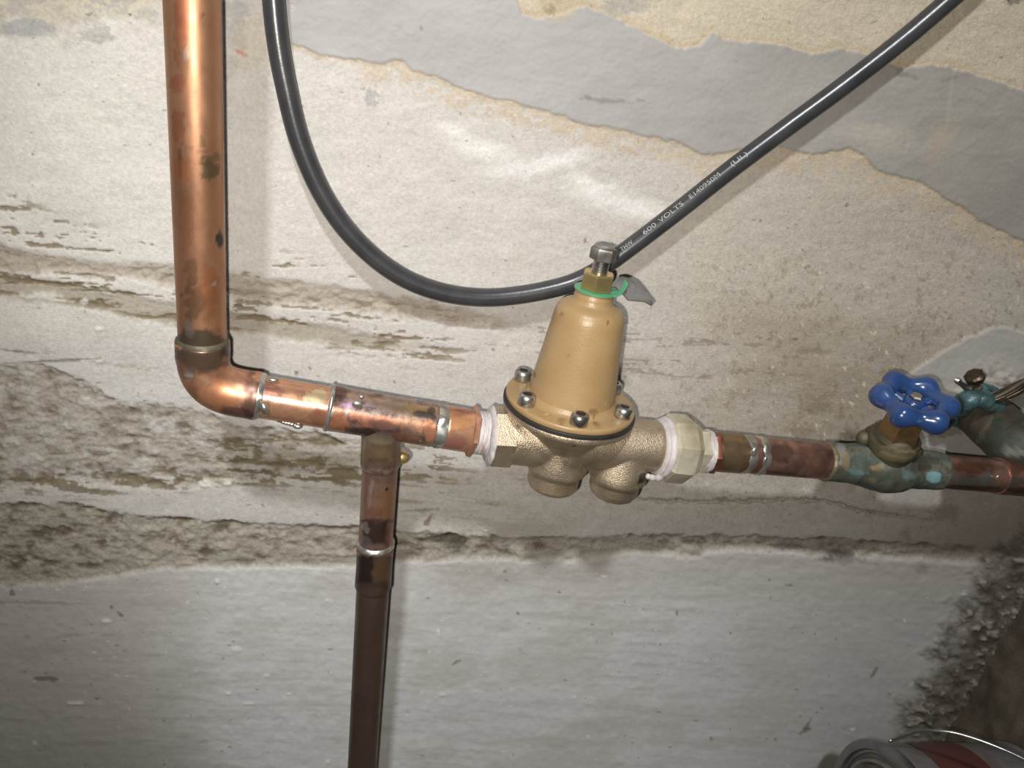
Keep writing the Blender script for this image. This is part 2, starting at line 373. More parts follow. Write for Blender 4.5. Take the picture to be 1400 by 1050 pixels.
lay(spot(760, 6, 26, 20, 0.5, 0.4), (184, 170, 144), 0.8); lay(spot(752, 14, 9, 8, 0.6, 0.4), (140, 126, 104), 0.6)
for cx, cy, rx, ry in ((845, 12, 20, 12), (870, 5, 26, 10)): lay(spot(cx, cy, rx, ry, 1.0, 0.4), (160, 156, 150), 0.55)
# grey daubs, top left
tl = sstep(60, 26, y + n2 * 60 + n1 * 50) * sstep(250, 190, x)
lay(tl, (168, 162, 152), 0.75); lay(tl * (n3 + n2 > 0.05), (196, 186, 166), 0.7)
lay(spot(40, 37, 34, 13, 0.3, 0.15), (165, 165, 163), 0.9); lay(spot(130, 45, 28, 14, 0.7, 0.2), (166, 163, 158), 0.7)
lay(spot(318, 12, 22, 16, 0.5, 0.15), (180, 179, 176), 0.9); lay(spot(322, 48, 14, 22, 0.4, 0.15), (178, 176, 172), 0.75); lay(spot(312, 88, 12, 22, 0.5, 0.2), (180, 177, 172), 0.7)
lay(spot(345, 60, 30, 34, 0.6, 0.5), (192, 178, 152), 0.35); lay(spot(330, 73, 13, 3, 1.0, 0.4, 28), (190, 116, 102), 0.55)
lay(spot(506, 130, 12, 14, 1.3, 0.2), (164, 162, 158), 0.75)
lay(spot(178, 20, 3, 2.5, 0.2, 0.3), (70, 60, 50), 0.9)
# chalky bloom
for cx, cy, rx, ry, tl_ in ((660, 205, 50, 12, 18), (705, 232, 42, 12, -12), (620, 178, 26, 8, 20), (770, 218, 40, 10, -15), (830, 270, 52, 16, 16), (880, 290, 36, 12, 10), (800, 248, 22, 8, 30)):
    lay(spot(cx, cy, rx, ry, 0.8, 0.8, tl_), (226, 222, 218), 0.6)
# wall is mottled everywhere
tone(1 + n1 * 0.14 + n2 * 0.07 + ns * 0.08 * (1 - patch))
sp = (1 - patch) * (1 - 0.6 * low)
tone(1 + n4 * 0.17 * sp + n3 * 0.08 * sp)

# --- strata: dirt bands, olive lichen streaks and eroded courses
dirtA = band([(-600, 275), (0, 336), (100, 356), (240, 366), (320, 376), (470, 396), (560, 410), (640, 425), (760, 450)], [(-600, 330), (0, 372), (80, 374), (160, 378), (240, 392), (330, 410), (470, 425), (600, 440), (760, 458)], 7, 10, (-800, 700, 60))
lay(dirtA, (158, 146, 131), 0.8); hgt += dirtA * (n3 * 0.003 - 0.0015)
dirtB = band([(-600, 330), (0, 378), (70, 384), (140, 398), (240, 416), (330, 428), (400, 440), (520, 460), (700, 480)], [(-600, 362), (0, 402), (60, 400), (120, 420), (200, 440), (250, 448), (330, 456), (470, 474), (700, 492)], 5, 7, (-800, 560, 60))
lay(dirtB, (142, 131, 110), 0.62); lay(dirtB * sstep(-0.04, 0.08, ns2 + n3 * 0.4), (118, 106, 80), 0.8); hgt -= dirtB * 0.0012
def streaks(top, bot, xr, thr=0.10, c=(124, 111, 88), k=0.85, soft=14):
    g = band(top, bot, soft, 10, xr); s = sstep(thr, thr + 0.05, ns2 + n3 * 0.35) * g
    lay(s, c, k); return s
hgt -= 0.0008 * streaks([(-600, 200), (0, 262), (120, 310), (300, 340), (700, 380)], [(-600, 300), (0, 345), (240, 372), (480, 400), (700, 430)], (-800, 520, 60), 0.13)
hgt -= 0.0008 * streaks([(-600, 330), (0, 350), (240, 390), (470, 410), (700, 430)], [(-600, 380), (0, 402), (240, 440), (470, 480), (760, 540)], (-800, 640, 60), 0.09)
streaks([(560, 425), (900, 440), (1400, 480)], [(560, 470), (900, 520), (1400, 600)], (540, 1100, 80), 0.15, (132, 118, 98), 0.6)
streaks([(-600, 440), (0, 480), (300, 520)], [(-600, 500), (0, 496), (250, 520), (400, 600)], (-800, 300, 40), 0.16)
ne = 0.75 * (fbm(x, y - x * 0.06, 24, 9, 61, 4, 0.6) - 0.5) + 0.45 * n3
rough = band([(-600, 430), (0, 498), (60, 500), (110, 520), (150, 545), (260, 560), (330, 585), (420, 592), (480, 612), (560, 640)], [(-600, 700), (0, 668), (120, 662), (240, 668), (330, 660), (420, 650), (500, 648), (560, 642)], 5, 9, (-800, 520, 30))
lay(rough, (166, 158, 146), 0.85)
pits = sstep(0.0, 0.16, ne + n2 * 0.5 + n1 * 0.4)
lay(rough * pits, (142, 133, 119), 0.65); lay(rough * sstep(0.15, 0.30, ne + 0.6 * n2), (114, 103, 86), 0.75)
lay(rough * sstep(0.05, 0.2, -n2 - n3 * 0.4), (190, 186, 180), 0.6)
hgt += rough * (-0.0016 - ne * 0.0040 - n2 * 0.0022 - n4 * 0.0007)
for cx, cy, rx, ry in ((215, 582, 24, 12), (165, 525, 46, 8), (100, 652, 40, 7), (120, 1000, 1, 1), (200, 545, 60, 9)):
    lay(spot(cx, cy, rx, ry, 0.8, 0.5), (192, 190, 186), 0.6)
streaks([(150, 600), (330, 590), (420, 600), (600, 610)], [(150, 640), (330, 655), (480, 665), (700, 660)], (260, 640, 50), 0.03, (118, 106, 80), 0.85)
streaks([(-600, 600), (0, 650), (120, 650), (300, 640), (480, 640)], [(-600, 640), (0, 672), (120, 682), (300, 668), (480, 664)], (-800, 500, 60), -0.03, (112, 100, 76), 0.85)
streaks([(500, 640), (700, 650), (900, 670)], [(500, 690), (700, 700), (900, 700)], (480, 780, 60), 0.14, (136, 124, 104), 0.6)
lay(band([(480, 640), (700, 660)], [(480, 690), (700, 740)], 14, 14, (540, 760, 40)) * (ns2 > 0.0), (166, 154, 136), 0.35)
lay(spot(735, 725, 45, 22, 0.5, 0.5), (172, 164, 154), 0.5)
lay(spot(583, 712, 11, 5, 0.8, 0.3, -35), (126, 112, 92), 0.8); lay(spot(588, 706, 8, 3, 0.6, 0.3, -45), (110, 98, 78), 0.7)
lay(spot(575, 697, 22, 2.5, 0.8, 0.4, -4), (134, 120, 98), 0.7)
rough2 = band([(-600, 690), (0, 690), (60, 692), (90, 688), (140, 700), (200, 708), (330, 716), (480, 722), (540, 726), (620, 734), (760, 736), (900, 733), (1060, 735), (1200, 742), (1330, 748), (1500, 760)],
              [(-600, 840), (0, 800), (80, 798), (160, 788), (200, 778), (300, 776), (480, 774), (560, 768), (640, 764), (780, 768), (860, 756), (940, 762), (1000, 752), (1100, 758), (1300, 768), (1500, 780)], 4, 6, (-800, 1340, 50))
fade = sstep(900, 420, x) * 0.6 + 0.4
lay(rough2, (152, 144, 130), 0.85); lay(rough2 * sstep(0.0, 0.16, ne + n2 * 0.5) * fade, (122, 113, 98), 0.8)
lay(rough2 * sstep(0.14, 0.3, ne + n2 * 0.6), (96, 87, 72), 0.75); lay(rough2 * sstep(0.06, 0.2, -n3 - n2 * 0.5), (176, 169, 156), 0.5)
hgt += rough2 * (-0.0022 - ne * 0.0044 - n2 * 0.0022 - n4 * 0.0007)
for cx, cy, rx, ry, kk in ((612, 737, 26, 10, 0.9), (628, 744, 15, 9, 0.8), (575, 741, 7, 4, 0.8), (1153, 764, 26, 9, 0.85), (1260, 778, 10, 7, 0.6), (957, 752, 10, 8, 0.5), (1080, 748, 24, 7, 0.5), (912, 747, 12, 7, 0.5), (1198, 772, 6, 3, 0.6)):
    lay(spot(cx, cy, rx, ry, 0.9, 0.4), (72, 65, 52), kk * 0.8)
lay(spot(365, 731, 14, 12, 0.5, 0.2) * (n3 > 0), (120, 110, 92), 0.6); lay(spot(838, 707, 17, 10, 0.3, 0.1), (178, 176, 170), 0.5)
# smooth lower field: faint trowel lines, chips
l1 = np.abs(y - ip([(-600, 800), (0, 822), (160, 826), (240, 822), (2300, 840)], x) + n2 * 8) < 1.8
lay(l1 * sstep(150, 60, x), (124, 115, 102), 0.55)
for yy, x0, x1, a in ((866, -600, 240, 0.6), (790, 570, 840, 0.5), (797, 640, 900, 0.35), (832, 240, 480, 0.35), (866, 290, 370, 0.5), (840, 780, 1020, 0.3), (980, -600, 500, 0.35), (1012, 60, 470, 0.4), (1028, 200, 700, 0.25), (910, 780, 1000, 0.3), (870, 1000, 1130, 0.4), (1018, 950, 1300, 0.2)):
    lay(0.6 * (sstep(0.0, 0.12, n2 + 0.05)) * (sstep(3.0, 0.6, np.abs(y - yy + n2 * 16 + n1 * 16 + (x - 500) * 0.012))) * sstep(x0 - 20, x0 + 20, x) * sstep(x1 + 20, x1 - 20, x), (116, 110, 102), a)
lay(low * sstep(0.06, 0.3, ns + n3 * 0.3), (158, 155, 150), 0.32); lay(low * sstep(0.06, 0.3, -ns), (192, 191, 189), 0.32)
lay(low * sstep(0.04, 0.24, ns2), (160, 156, 150), 0.25)
lay(low * sstep(320, 180, x + n1 * 100), (150, 143, 130), 0.45)  # browner lower left paints the shade where the ceiling lamp does not reach
lay(low * sstep(0.0, 0.2, n1 + 0.25 * ns), (176, 171, 163), 0.5); lay(low * sstep(850, 775, y + n1 * 60) * sstep(540, 640, x), (160, 152, 141), 0.45)  # tone patches, then the pipe run's lamp shadow painted along the top
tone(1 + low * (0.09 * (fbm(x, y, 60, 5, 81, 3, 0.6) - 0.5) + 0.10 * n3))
chip = sstep(0.37, 0.40, fbm(x, y, 10, 5, 31, 2, 0.3) - 0.5) * sstep(0.02, 0.1, fbm(x, y, 160, 110, 44, 3) - 0.47)
lay(chip * low, (214, 212, 206), 0.75)
chip2 = sstep(0.40, 0.42, fbm(x, y, 9, 6, 71, 2, 0.3) - 0.5); lay(chip2 * (1 - patch), (92, 82, 66), 0.55 )
for cx, cy, rx, ry in ((145, 849, 9, 4), (323, 888, 10, 5), (297, 795, 4, 3), (312, 948, 5, 3), (110, 961, 6, 3), (365, 924, 4, 2), (447, 821, 4, 2), (395, 949, 4, 2), (340, 962, 10, 2), (665, 725, 4, 2), (448, 1042, 4, 3), (605, 950, 5, 3), (785, 954, 3, 2), (100, 961, 12, 2.5), (135, 450, 7, 4), (135, 494, 6, 4), (280, 662, 11, 5), (115, 413, 8, 5), (310, 661, 8, 4), (600, 866, 3, 7)):
    lay(spot(cx, cy, rx, ry, 0.4, 0.25), (214, 210, 202), 0.8); hgt += 0.0006 * spot(cx, cy, rx, ry, 0.4, 0.4)
for cx, cy, rx, ry, tl_ in ((165, 840, 8, 3, 38), (152, 830, 3, 3, 40), (16, 810, 4, 4, 40), (60, 928, 16, 3, 4), (434, 514, 3, 2.5, 0), (424, 503, 2, 4, -20), (708, 838, 3, 3, 0), (625, 905, 8, 2, -30), (20, 480, 28, 1.6, 6), (80, 493, 60, 1.6, -3), (326, 418, 8, 3, 10), (405, 510, 3, 5, 0), (1195, 920, 2.5, 8, 30), (1158, 280, 2, 5, 30), (1195, 30, 8, 2, -25), (1100, 1000, 10, 3, -30), (1105, 990, 3, 12, 30), (1385, 2, 14, 6, -10), (1378, -2, 6, 10, 20), (925, 683, 5, 4, 0), (1078, 800, 7, 2, 6)):
    lay(spot(cx, cy, rx, ry, 0.7, 0.3, tl_), (86, 78, 66), 0.6)
# double crack line right of the regulator
cy_ = ip([(860, 678), (900, 683), (1000, 684), (1080, 681), (1130, 684), (1190, 700), (1300, 712)], x)
cm = (sstep(2.2, 0.8, np.abs(y - cy_ + n3 * 8)) + sstep(1.8, 0.6, np.abs(y - cy_ - 4 + n3 * 9)) * 0.7) * sstep(855, 885, x) * sstep(1330, 1180, x)
lay(np.clip(cm, 0, 1), (118, 108, 94), 0.7); hgt -= 0.0006 * cm
# sandy right side: bright and dark grit
gr = sandy * (1 - patch) * sstep(250, 420, y)
lay(gr * sstep(0.30, 0.36, fbm(x, y, 5, 8, 51, 2, 0.5) - 0.5), (212, 201, 182), 0.8)
lay(gr * sstep(0.12, 0.26, fbm(x, y, 7, 9, 57, 3, 0.6) - 0.5), (126, 112, 92), 0.5)
for cx, cy, rx, ry in ((1095, 590, 16, 8), (1118, 552, 22, 12), (1110, 480, 22, 4), (1100, 630, 5, 5), (1295, 700, 20, 12), (1240, 730, 8, 12)): lay(spot(cx, cy, rx, ry, 0.8, 0.6), (124, 110, 92), 0.5)
lay(spot(1198, 500, 9, 10, 0.3, 0.2), (160, 156, 148), 0.8)
lay(sstep(640, 760, y + n1 * 60) * sstep(1120, 1330, x + n1 * 120) * sstep(800, 740, y + n1 * 40), (140, 126, 108), 0.6)
# second daub of skim coat behind the ground clamp
pt2 = [(1180, 600), (1228, 524), (1250, 506), (1290, 480), (1325, 460), (1333, 458), (1350, 450), (1372, 446), (1395, 452), (1420, 470), (2300, 700)]
patch2 = sstep(-1.6, 1.6, y + n2 * 6 - ip(pt2, x)) * sstep(690, 640, y + n2 * 40 + (x - 1300) * 0.1) * sstep(1205, 1225, x + n2 * 14)
lay(patch2, (164, 161, 155), 0.95); hgt += patch2 * 0.0012
lay(patch2 * spot(1300, 550, 46, 26, 0.6, 0.4, -30), (184, 176, 162), 0.6); lay(patch2 * spot(1360, 520, 40, 24, 0.8, 0.4), (174, 166, 156), 0.7)
lay(patch2 * spot(1275, 590, 34, 8, 1.0, 0.3, -8), (118, 108, 92), 0.7); lay(patch2 * sstep(0.08, 0.2, n3) * spot(1370, 520, 46, 30, 0.5, 0.4), (136, 126, 112), 0.7)
hgt += patch2 * spot(1350, 530, 55, 34, 0.5, 0.6) * (0.002 + n3 * 0.005)
# crumbling edge towards the corner
cx_ = ip([(700, 1430), (760, 1400), (1000, 1272), (1060, 1240), (1400, 1080)], y)
cr_ = sstep(-75, -5, x - cx_ + n2 * 90 + n3 * 40) * sstep(690, 790, y + n2 * 40)
lay(cr_, (84, 76, 64), 0.9); lay(cr_ * sstep(0.19, 0.28, n3 + 0.6 * n2), (156, 150, 138), 0.75); lay(cr_ * sstep(0.0, 0.12, -n3), (58, 50, 40), 0.6)
hgt += cr_ * (n3 * 0.0026 + n2 * 0.0034 + n4 * 0.0008 + 0.001)
hgt += patch * 0.0009 - low * 0.0 + low * n3 * 0.0005 + (ns2 * 0.00025) * low
lay(patch * (n4 > 0.33), (150, 150, 148), 0.25)
grain = 0.6 - 0.5 * patch - 0.5 * patch2 - 0.3 * low + 0.25 * (rough + rough2) + 0.2 * sandy
grain = np.clip(grain, 0.08, 1.0)
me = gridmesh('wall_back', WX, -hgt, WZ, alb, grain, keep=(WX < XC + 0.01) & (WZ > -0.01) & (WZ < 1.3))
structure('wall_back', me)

# ------------------------------------------------------------------ right wall and floor (earthy, dark)
ya = np.concatenate([np.arange(0.01, -0.30, -0.0022), np.arange(-0.30, -1.2, -0.02)]); za = np.arange(-0.01, 1.3, 0.006)
yy_, zz_ = np.meshgrid(ya, za)
q1 = fbm(yy_ * 1000, zz_ * 1000, 40, 30, 3, 5) - 0.5; q2 = fbm(yy_ * 1000, zz_ * 1000, 9, 8, 6, 3) - 0.5
al2 = np.empty(yy_.shape + (3,)); al2[:] = lin((88, 79, 66)); al2 *= (1 + q1 * 0.7 + q2 * 0.5)[..., None]
me = gridmesh('wall_right', XC + q1 * -0.012 + q2 * 0.003 + 0 * yy_, yy_, zz_, al2, np.ones(yy_.shape))
structure('wall_right', me)
xa = np.arange(-0.7, XC + 0.02, 0.01); yb = np.arange(0.02, -1.2, -0.01)
xx_, yy_ = np.meshgrid(xa, yb)
q1 = fbm(xx_ * 1000, yy_ * 1000, 60, 60, 8, 5) - 0.5
al3 = np.empty(xx_.shape + (3,)); al3[:] = lin((104, 96, 84)); al3 *= (1 + q1 * 0.6)[..., None]
me = gridmesh('floor', xx_, yy_, np.minimum(q1 * 0.004, 0.0) , al3, np.ones(xx_.shape))
structure('floor', me)

# ================================================================== left copper pipework
rt, rb = P(263, 0), P(277, 470)
rdir = (rb - rt).normalized()
ha, hb = P(350, 541), P(695, 598)
hdir = (hb - ha).normalized()
def meet(p, d, q, e):                                           # two lines of the plane y = const
    den = d.x * e.z - d.z * e.x; t = ((q.x - p.x) * e.z - (q.z - p.z) * e.x) / den; return p + d * t
corner = meet(rt, rdir, ha, hdir)
def on(px):                                                     # point of the left run above survey column px
    lo, hi = -0.3, 0.6
    for _ in range(60):
        mid = (lo + hi) / 2
        if proj(corner + hdir * mid)[0][0] < px: lo = mid
        else: hi = mid
    return lo
G = lambda px: corner + hdir * on(px)
cp = thing('copper_pipework', 'old brown copper riser, elbow, soldered tee and thin drop pipe at the left', 'pipe', corner)
RP = 0.0111
m = MB(); pipe(m, corner - rdir * 0.50, corner - rdir * 0.016, RP, 72)
dk, rd = (74, 66, 54), (150, 84, 62)
m.build('riser_pipe', 'copper_old', cp, marks=[
    (242, 40, 4, 60, (150, 92, 66), 0.5, 0.5), (250, 20, 8, 45, (186, 104, 76), 0.55, 0.5), (244, 115, 12, 12, (164, 92, 72), 0.6, 0.6), (243, 175, 8, 26, (150, 84, 62), 0.55, 0.6),
    (246, 222, 3, 22, (110, 66, 52), 0.6, 0.6), (250, 235, 14, 18, (170, 100, 66), 0.4, 0.6), (287, 228, 12, 16, (92, 82, 62), 0.8, 0.9), (276, 196, 4, 8, (110, 92, 66), 0.6, 0.9), (292, 216, 8, 5, (96, 86, 64), 0.6, 0.9),
    (300, 327, 5, 14, (64, 64, 66), 0.95, 0.4), (255, 300, 10, 40, (150, 92, 62), 0.4, 0.6), (262, 375, 8, 26, (112, 82, 60), 0.6, 0.7), (266, 412, 14, 24, (98, 76, 58), 0.6, 0.8), (293, 388, 5, 3, (214, 206, 200), 0.8, 0.5, -30), (286, 400, 14, 40, (156, 96, 56), 0.5, 0.5),
    (274, 466, 40, 16, (88, 80, 66), 0.9, 0.5), (258, 452, 7, 12, (132, 124, 116), 0.6, 0.7), (255, 75, 5, 12, (190, 170, 160), 0.5, 0.7), (272, 206, 16, 2, (110, 72, 52), 0.4, 0.6, 15), (276, 22, 2, 5, (120, 82, 50), 0.7, 0.4)])
# elbow: socket, bend, socket
BR = 0.0165
pts = [corner - rdir * 0.0262, corner - rdir * 0.025] + seg(corner - rdir * 0.0245, corner - rdir * BR, 6)
rad = [0.0117, 0.0126] + [0.0127] * 7
cA, cB = corner - rdir * BR, corner + hdir * BR
for i in range(1, 15):
    t = i / 15; pts.append((cA * (1 - t) ** 2 + corner * 2 * t * (1 - t) + cB * t * t)); rad.append(0.0123)
e1 = on(352)
pts += seg(cB, corner + hdir * e1, 8); rad += [0.0123] * 6 + [0.0125, 0.0126, 0.0125]
pts += [corner + hdir * (e1 + 0.0006)]; rad += [0.0114]
m = MB(); m.sweep(pts, rad, 72)
el = m.build('elbow', 'copper_elbow', cp, marks=[(280, 488, 44, 20, (86, 76, 66), 0.85, 0.3), (258, 510, 7, 7, (176, 170, 168), 0.8, 0.7, 30), (309, 480, 8, 18, (62, 56, 50), 0.8, 0.4), (272, 500, 30, 12, (104, 84, 68), 0.7, 0.5), (310, 492, 6, 5, (190, 150, 122), 0.4, 0.5),
    (300, 540, 26, 20, (196, 130, 88), 0.55, 0.6), (345, 545, 12, 34, (92, 68, 64), 0.75, 0.5), (330, 565, 28, 8, (78, 56, 58), 0.7, 0.5, 10), (320, 517, 26, 6, (150, 104, 84), 0.5, 0.5, 10), (262, 540, 10, 20, (132, 88, 62), 0.5, 0.5)])
def bead(parent, px0, px1, r, name='solder_joint', mat='solder', wob=0.0006, seed=0.0, axis=(None, None)):
    g = axis[0] or G; d = axis[1] or hdir
    a, b = g(px0), g(px1); L_ = (b - a).length; m = MB()
    m.lathe(a, d, [(-L_ * 0.1, r - 0.0016)] + [(L_ * i / 8, r - 0.0006 + 0.0007 * sin(pi * i / 8)) for i in range(9)] + [(L_ * 1.1, r - 0.0016)], 96, wob=wob, wsc=230, seed=seed)
    return m.build(name, mat, parent)
m = MB(); a, b = corner - rdir * 0.0275, corner - rdir * 0.0252; m.lathe(a, rdir, [(0, 0.0113), (0.0008, 0.0119), (0.0022, 0.0124), (0.003, 0.0121)], 72, wob=0.0003, wsc=300)
m.build('solder_joint', 'tarnish', el)
bead(el, 347, 359, 0.0123, seed=1, wob=0.0005)
m = MB()
pp, dd = G(359), hdir
for i in range(7):
    c = P(383 + i * 4.0, 575 + i * 1.3 + random.uniform(-.6, .6), -0.066); m.ball(c, random.uniform(0.0011, 0.0018), (1.6, 1, 0.9), 10)
m.build('solder_drip', 'solder', el, angle=180)
m = MB(); m.sweep(cr([P(357, 549, -0.0715), P(361, 556, -0.0722), P(363, 563, -0.0720), P(359, 569, -0.0705)], 5), [0.0004, 0.0010, 0.0014, 0.0018, 0.0020, 0.0021, 0.0022, 0.0021, 0.0020, 0.0018, 0.0016, 0.0014, 0.0012, 0.0010, 0.0006, 0.0003], 14, ref=V((1, 0, 0)))
m.build('solder_drip', 'solder', el, angle=180)
m = MB(); m.ball(P(373, 519, -0.064), 0.0016, (1.9, 1, 0.7)); m.build('solder_drip', 'solder', el, angle=180)
m = MB(); pipe(m, G(352), G(452), RP, 72); m.build('pipe_stub', 'copper_bright', cp, marks=[(362, 545, 8, 26, (120, 92, 84), 0.6, 0.6), (432, 546, 14, 12, (206, 190, 150), 0.7, 0.9), (438, 570, 14, 16, (150, 96, 74), 0.6, 0.6), (372, 535, 16, 9, (150, 96, 86), 0.6, 0.6)])
# tee
te0, te1 = on(449), on(594); RTE = 0.0121
m = MB(); L_ = te1 - te0; n = 80
prof = [(0, RP), (0.0002, RTE - 0.0004)]
for i in range(n + 1):
    s = i / n; prof.append((0.0008 + (L_ - 0.0016) * s, RTE - 0.0003 * sin(pi * s)))
prof += [(L_ - 0.0002, RTE - 0.0004), (L_, RP)]
m.lathe(corner + hdir * te0, hdir, prof, 80)
dA, dB = P(521.5, 610), P(507, 850); bc = meet(P(521.5, 610), dB - dA, corner, hdir); ddir = (dB - dA).normalized()
def down(py):
    lo, hi = -0.1, 0.6
    for _ in range(60):
        mid = (lo + hi) / 2
        if proj(bc + ddir * mid)[1][0] < py: lo = mid
        else: hi = mid
    return bc + ddir * lo
tl_ = (down(636) - bc).length
m.lathe(bc + ddir * 0.002, ddir, [(0.0, 0.0118), (0.007, 0.0118), (0.0095, 0.0112), (0.0115, 0.0109)] + [(0.0115 + (tl_ - 0.015) * i / 12, 0.0109) for i in range(1, 13)] + [(tl_ - 0.0022, 0.0106), (tl_ - 0.0018, 0.0098)], 72)
tee = m.build('tee', 'copper_heat', cp, marks=[
    (462, 545, 13, 20, (92, 66, 58), 0.7, 0.5), (465, 575, 12, 14, (196, 124, 84), 0.7, 0.5), (484, 572, 12, 10, (82, 62, 74), 0.7, 0.6), (500, 552, 34, 4, (190, 160, 170), 0.5, 0.4, 10), (478, 555, 12, 4, (178, 150, 190), 0.5, 0.5, 10),  # the two thin lilac bands are a painted highlight
    (520, 593, 32, 7, (64, 56, 54), 0.95, 0.5, 7), (490, 590, 18, 8, (80, 62, 56), 0.7, 0.6, 10), (512, 575, 36, 9, (178, 118, 90), 0.8, 0.6, 10), (532, 585, 26, 8, (112, 84, 82), 0.6, 0.6, 10), (545, 558, 34, 9, (138, 118, 98), 0.8, 0.5, 10),
    (575, 560, 20, 5, (150, 126, 78), 0.75, 0.5, 12), (580, 568, 18, 5, (70, 62, 60), 0.85, 0.5, 10), (590, 562, 6, 6, (66, 60, 56), 0.8, 0.4), (588, 590, 9, 18, (204, 136, 96), 0.75, 1.0), (574, 586, 4, 7, (224, 160, 120), 0.8, 0.5), (555, 598, 22, 8, (150, 106, 84), 0.7, 0.5, 10), (560, 580, 20, 7, (176, 130, 104), 0.7, 0.5, 10),
    (520, 607, 30, 6, (150, 138, 112), 0.7, 0.4), (518, 620, 28, 13, (128, 106, 76), 0.85, 0.4), (514, 634, 24, 9, (100, 80, 64), 0.7, 0.5), (542, 620, 8, 20, (120, 100, 88), 0.7, 0.4), (500, 616, 6, 20, (130, 112, 88), 0.5, 0.4)])
bead(tee, 447, 453, 0.0126, seed=5, wob=0.0004)
bead(tee, 592, 610, 0.0121, seed=8, wob=0.0004)
for a_, b_, r_, s_ in ((488, 553, 0.0021, (1.3, .5, .9)), (494, 543, 0.0015, (1, .6, .8)), (575, 602, 0.0012, (0.8, .8, 1.4))):
    m = MB(); m.ball(P(a_, b_, -0.0705), r_, s_); m.build('solder_drip', 'solder', tee, angle=180)
m = MB()
nb = P(551, 622, -0.056)
m.lathe(nb - V((0.010, 0.0, 0)), V((1, -0.1, -0.08)), [(0, .0035), (0.006, .0040), (0.0095, .0040), (0.0118, .0034), (0.0135, .002), (0.0140, .0006)], 28)
m.build('drain_cap', 'brass_nut', tee)
m = MB(); pipe(m, down(622), down(742), 0.0098, 72)
m.build('branch_pipe', 'copper_mauve', cp, marks=[(500, 670, 8, 30, (158, 118, 112), 0.6, 0.6), (506, 678, 3, 22, (196, 170, 158), 0.6, 0.6, 8), (528, 690, 14, 22, (172, 128, 84), 0.6, 0.6), (529, 669, 3, 3, (60, 48, 44), 0.9, 0.3), (513, 728, 17, 16, (70, 52, 48), 0.85, -0.2), (518, 712, 26, 3, (82, 58, 52), 0.6, 0.5), (500, 742, 9, 8, (146, 132, 136), 0.6, 0.6), (500, 722, 5, 10, (186, 178, 178), 0.55, 0.8), (512, 700, 16, 8, (150, 92, 78), 0.5, 0.6), (532, 735, 6, 16, (140, 98, 86), 0.6, 0.4)])
ca, cb = down(741), down(801); L_ = (cb - ca).length
m = MB(); m.lathe(ca, ddir, [(0, 0.0099), (0.0004, 0.0107)] + [(0.001 + (L_ - 0.002) * i / 24, 0.01085 - 0.0003 * sin(pi * i / 24)) for i in range(25)] + [(L_ - 0.0006, 0.0107), (L_, 0.0099)], 72)
cou = m.build('coupling', 'copper_dark', cp, marks=[(498, 778, 12, 20, (58, 44, 44), 0.85, -0.15), (522, 780, 12, 24, (124, 98, 70), 0.7, 0.5), (510, 757, 30, 4, (168, 122, 88), 0.6, 0.4), (516, 800, 26, 5, (84, 66, 54), 0.6, 0.5)])
m = MB(); m.lathe(ca - ddir * 0.0008, ddir, [(-0.0006, 0.0097), (0, 0.0103), (0.0009, 0.0110), (0.0018, 0.0112), (0.0028, 0.0108), (0.0032, 0.01)], 96, wob=0.00025, wsc=400); m.build('solder_joint', 'solder', cou)
m = MB(); e = bc + ddir * ((bc.z + 0.02) / -ddir.z); pipe(m, down(795), e, 0.0098, 64, 0.003); m.build('drop_pipe', 'copper_dark', cp)
# male adapter into the regulator, with thread tape
m = MB(); a = G(607); L_ = (G(641) - a).length; m.lathe(a, hdir, [(0, RP), (0.0003, 0.0119)] + [(0.0006 + (L_ - .0006) * i / 16, 0.0120) for i in range(17)], 72)
a = G(641); L_ = (G(650) - a).length
m.lathe(a, hdir, [(-0.0006, 0.0122), (0, 0.0130), (0.0008, 0.0142), (L_ - 0.0008, 0.0142), (L_, 0.0130)], 6, phase=0.45)
ad = m.build('male_adapter', 'copper_bright', cp, marks=[(628, 578, 22, 10, (236, 170, 110), 0.5, 0.5), (625, 605, 20, 10, (176, 116, 106), 0.7, 0.5), (628, 563, 22, 5, (150, 100, 72), 0.6, 0.5), (652, 615, 8, 8, (120, 76, 64), 0.8, 0.3), (652, 575, 7, 14, (214, 160, 130), 0.6, 0.6), (652, 560, 8, 5, (150, 104, 86), 0.6, 0.3)])
m = MB(); a = G(649); L_ = (G(680) - a).length; n = 6; prof = []
for i in range(n): prof += [(L_ * i / n, 0.0106 + 0.0004 * i / n), (L_ * (i + 0.25) / n, 0.0119 + 0.0005 * i / n), (L_ * (i + 0.7) / n, 0.0120 + 0.0005 * i / n), (L_ * (i + 0.9) / n, 0.0106 + 0.0004 * i / n)]
prof += [(L_, 0.0128), (L_ + 0.001, 0.0128)]
m.lathe(a, hdir, prof, 72, wob=0.00012, wsc=300); m.build('thread_tape', 'tape', ad, angle=60, marks=[(660, 614, 3, 9, (150, 96, 80), 0.5, 0.8), (672, 618, 4, 6, (160, 110, 96), 0.6, 0.5), (664, 575, 2, 14, (180, 170, 168), 0.5, 0.8)])

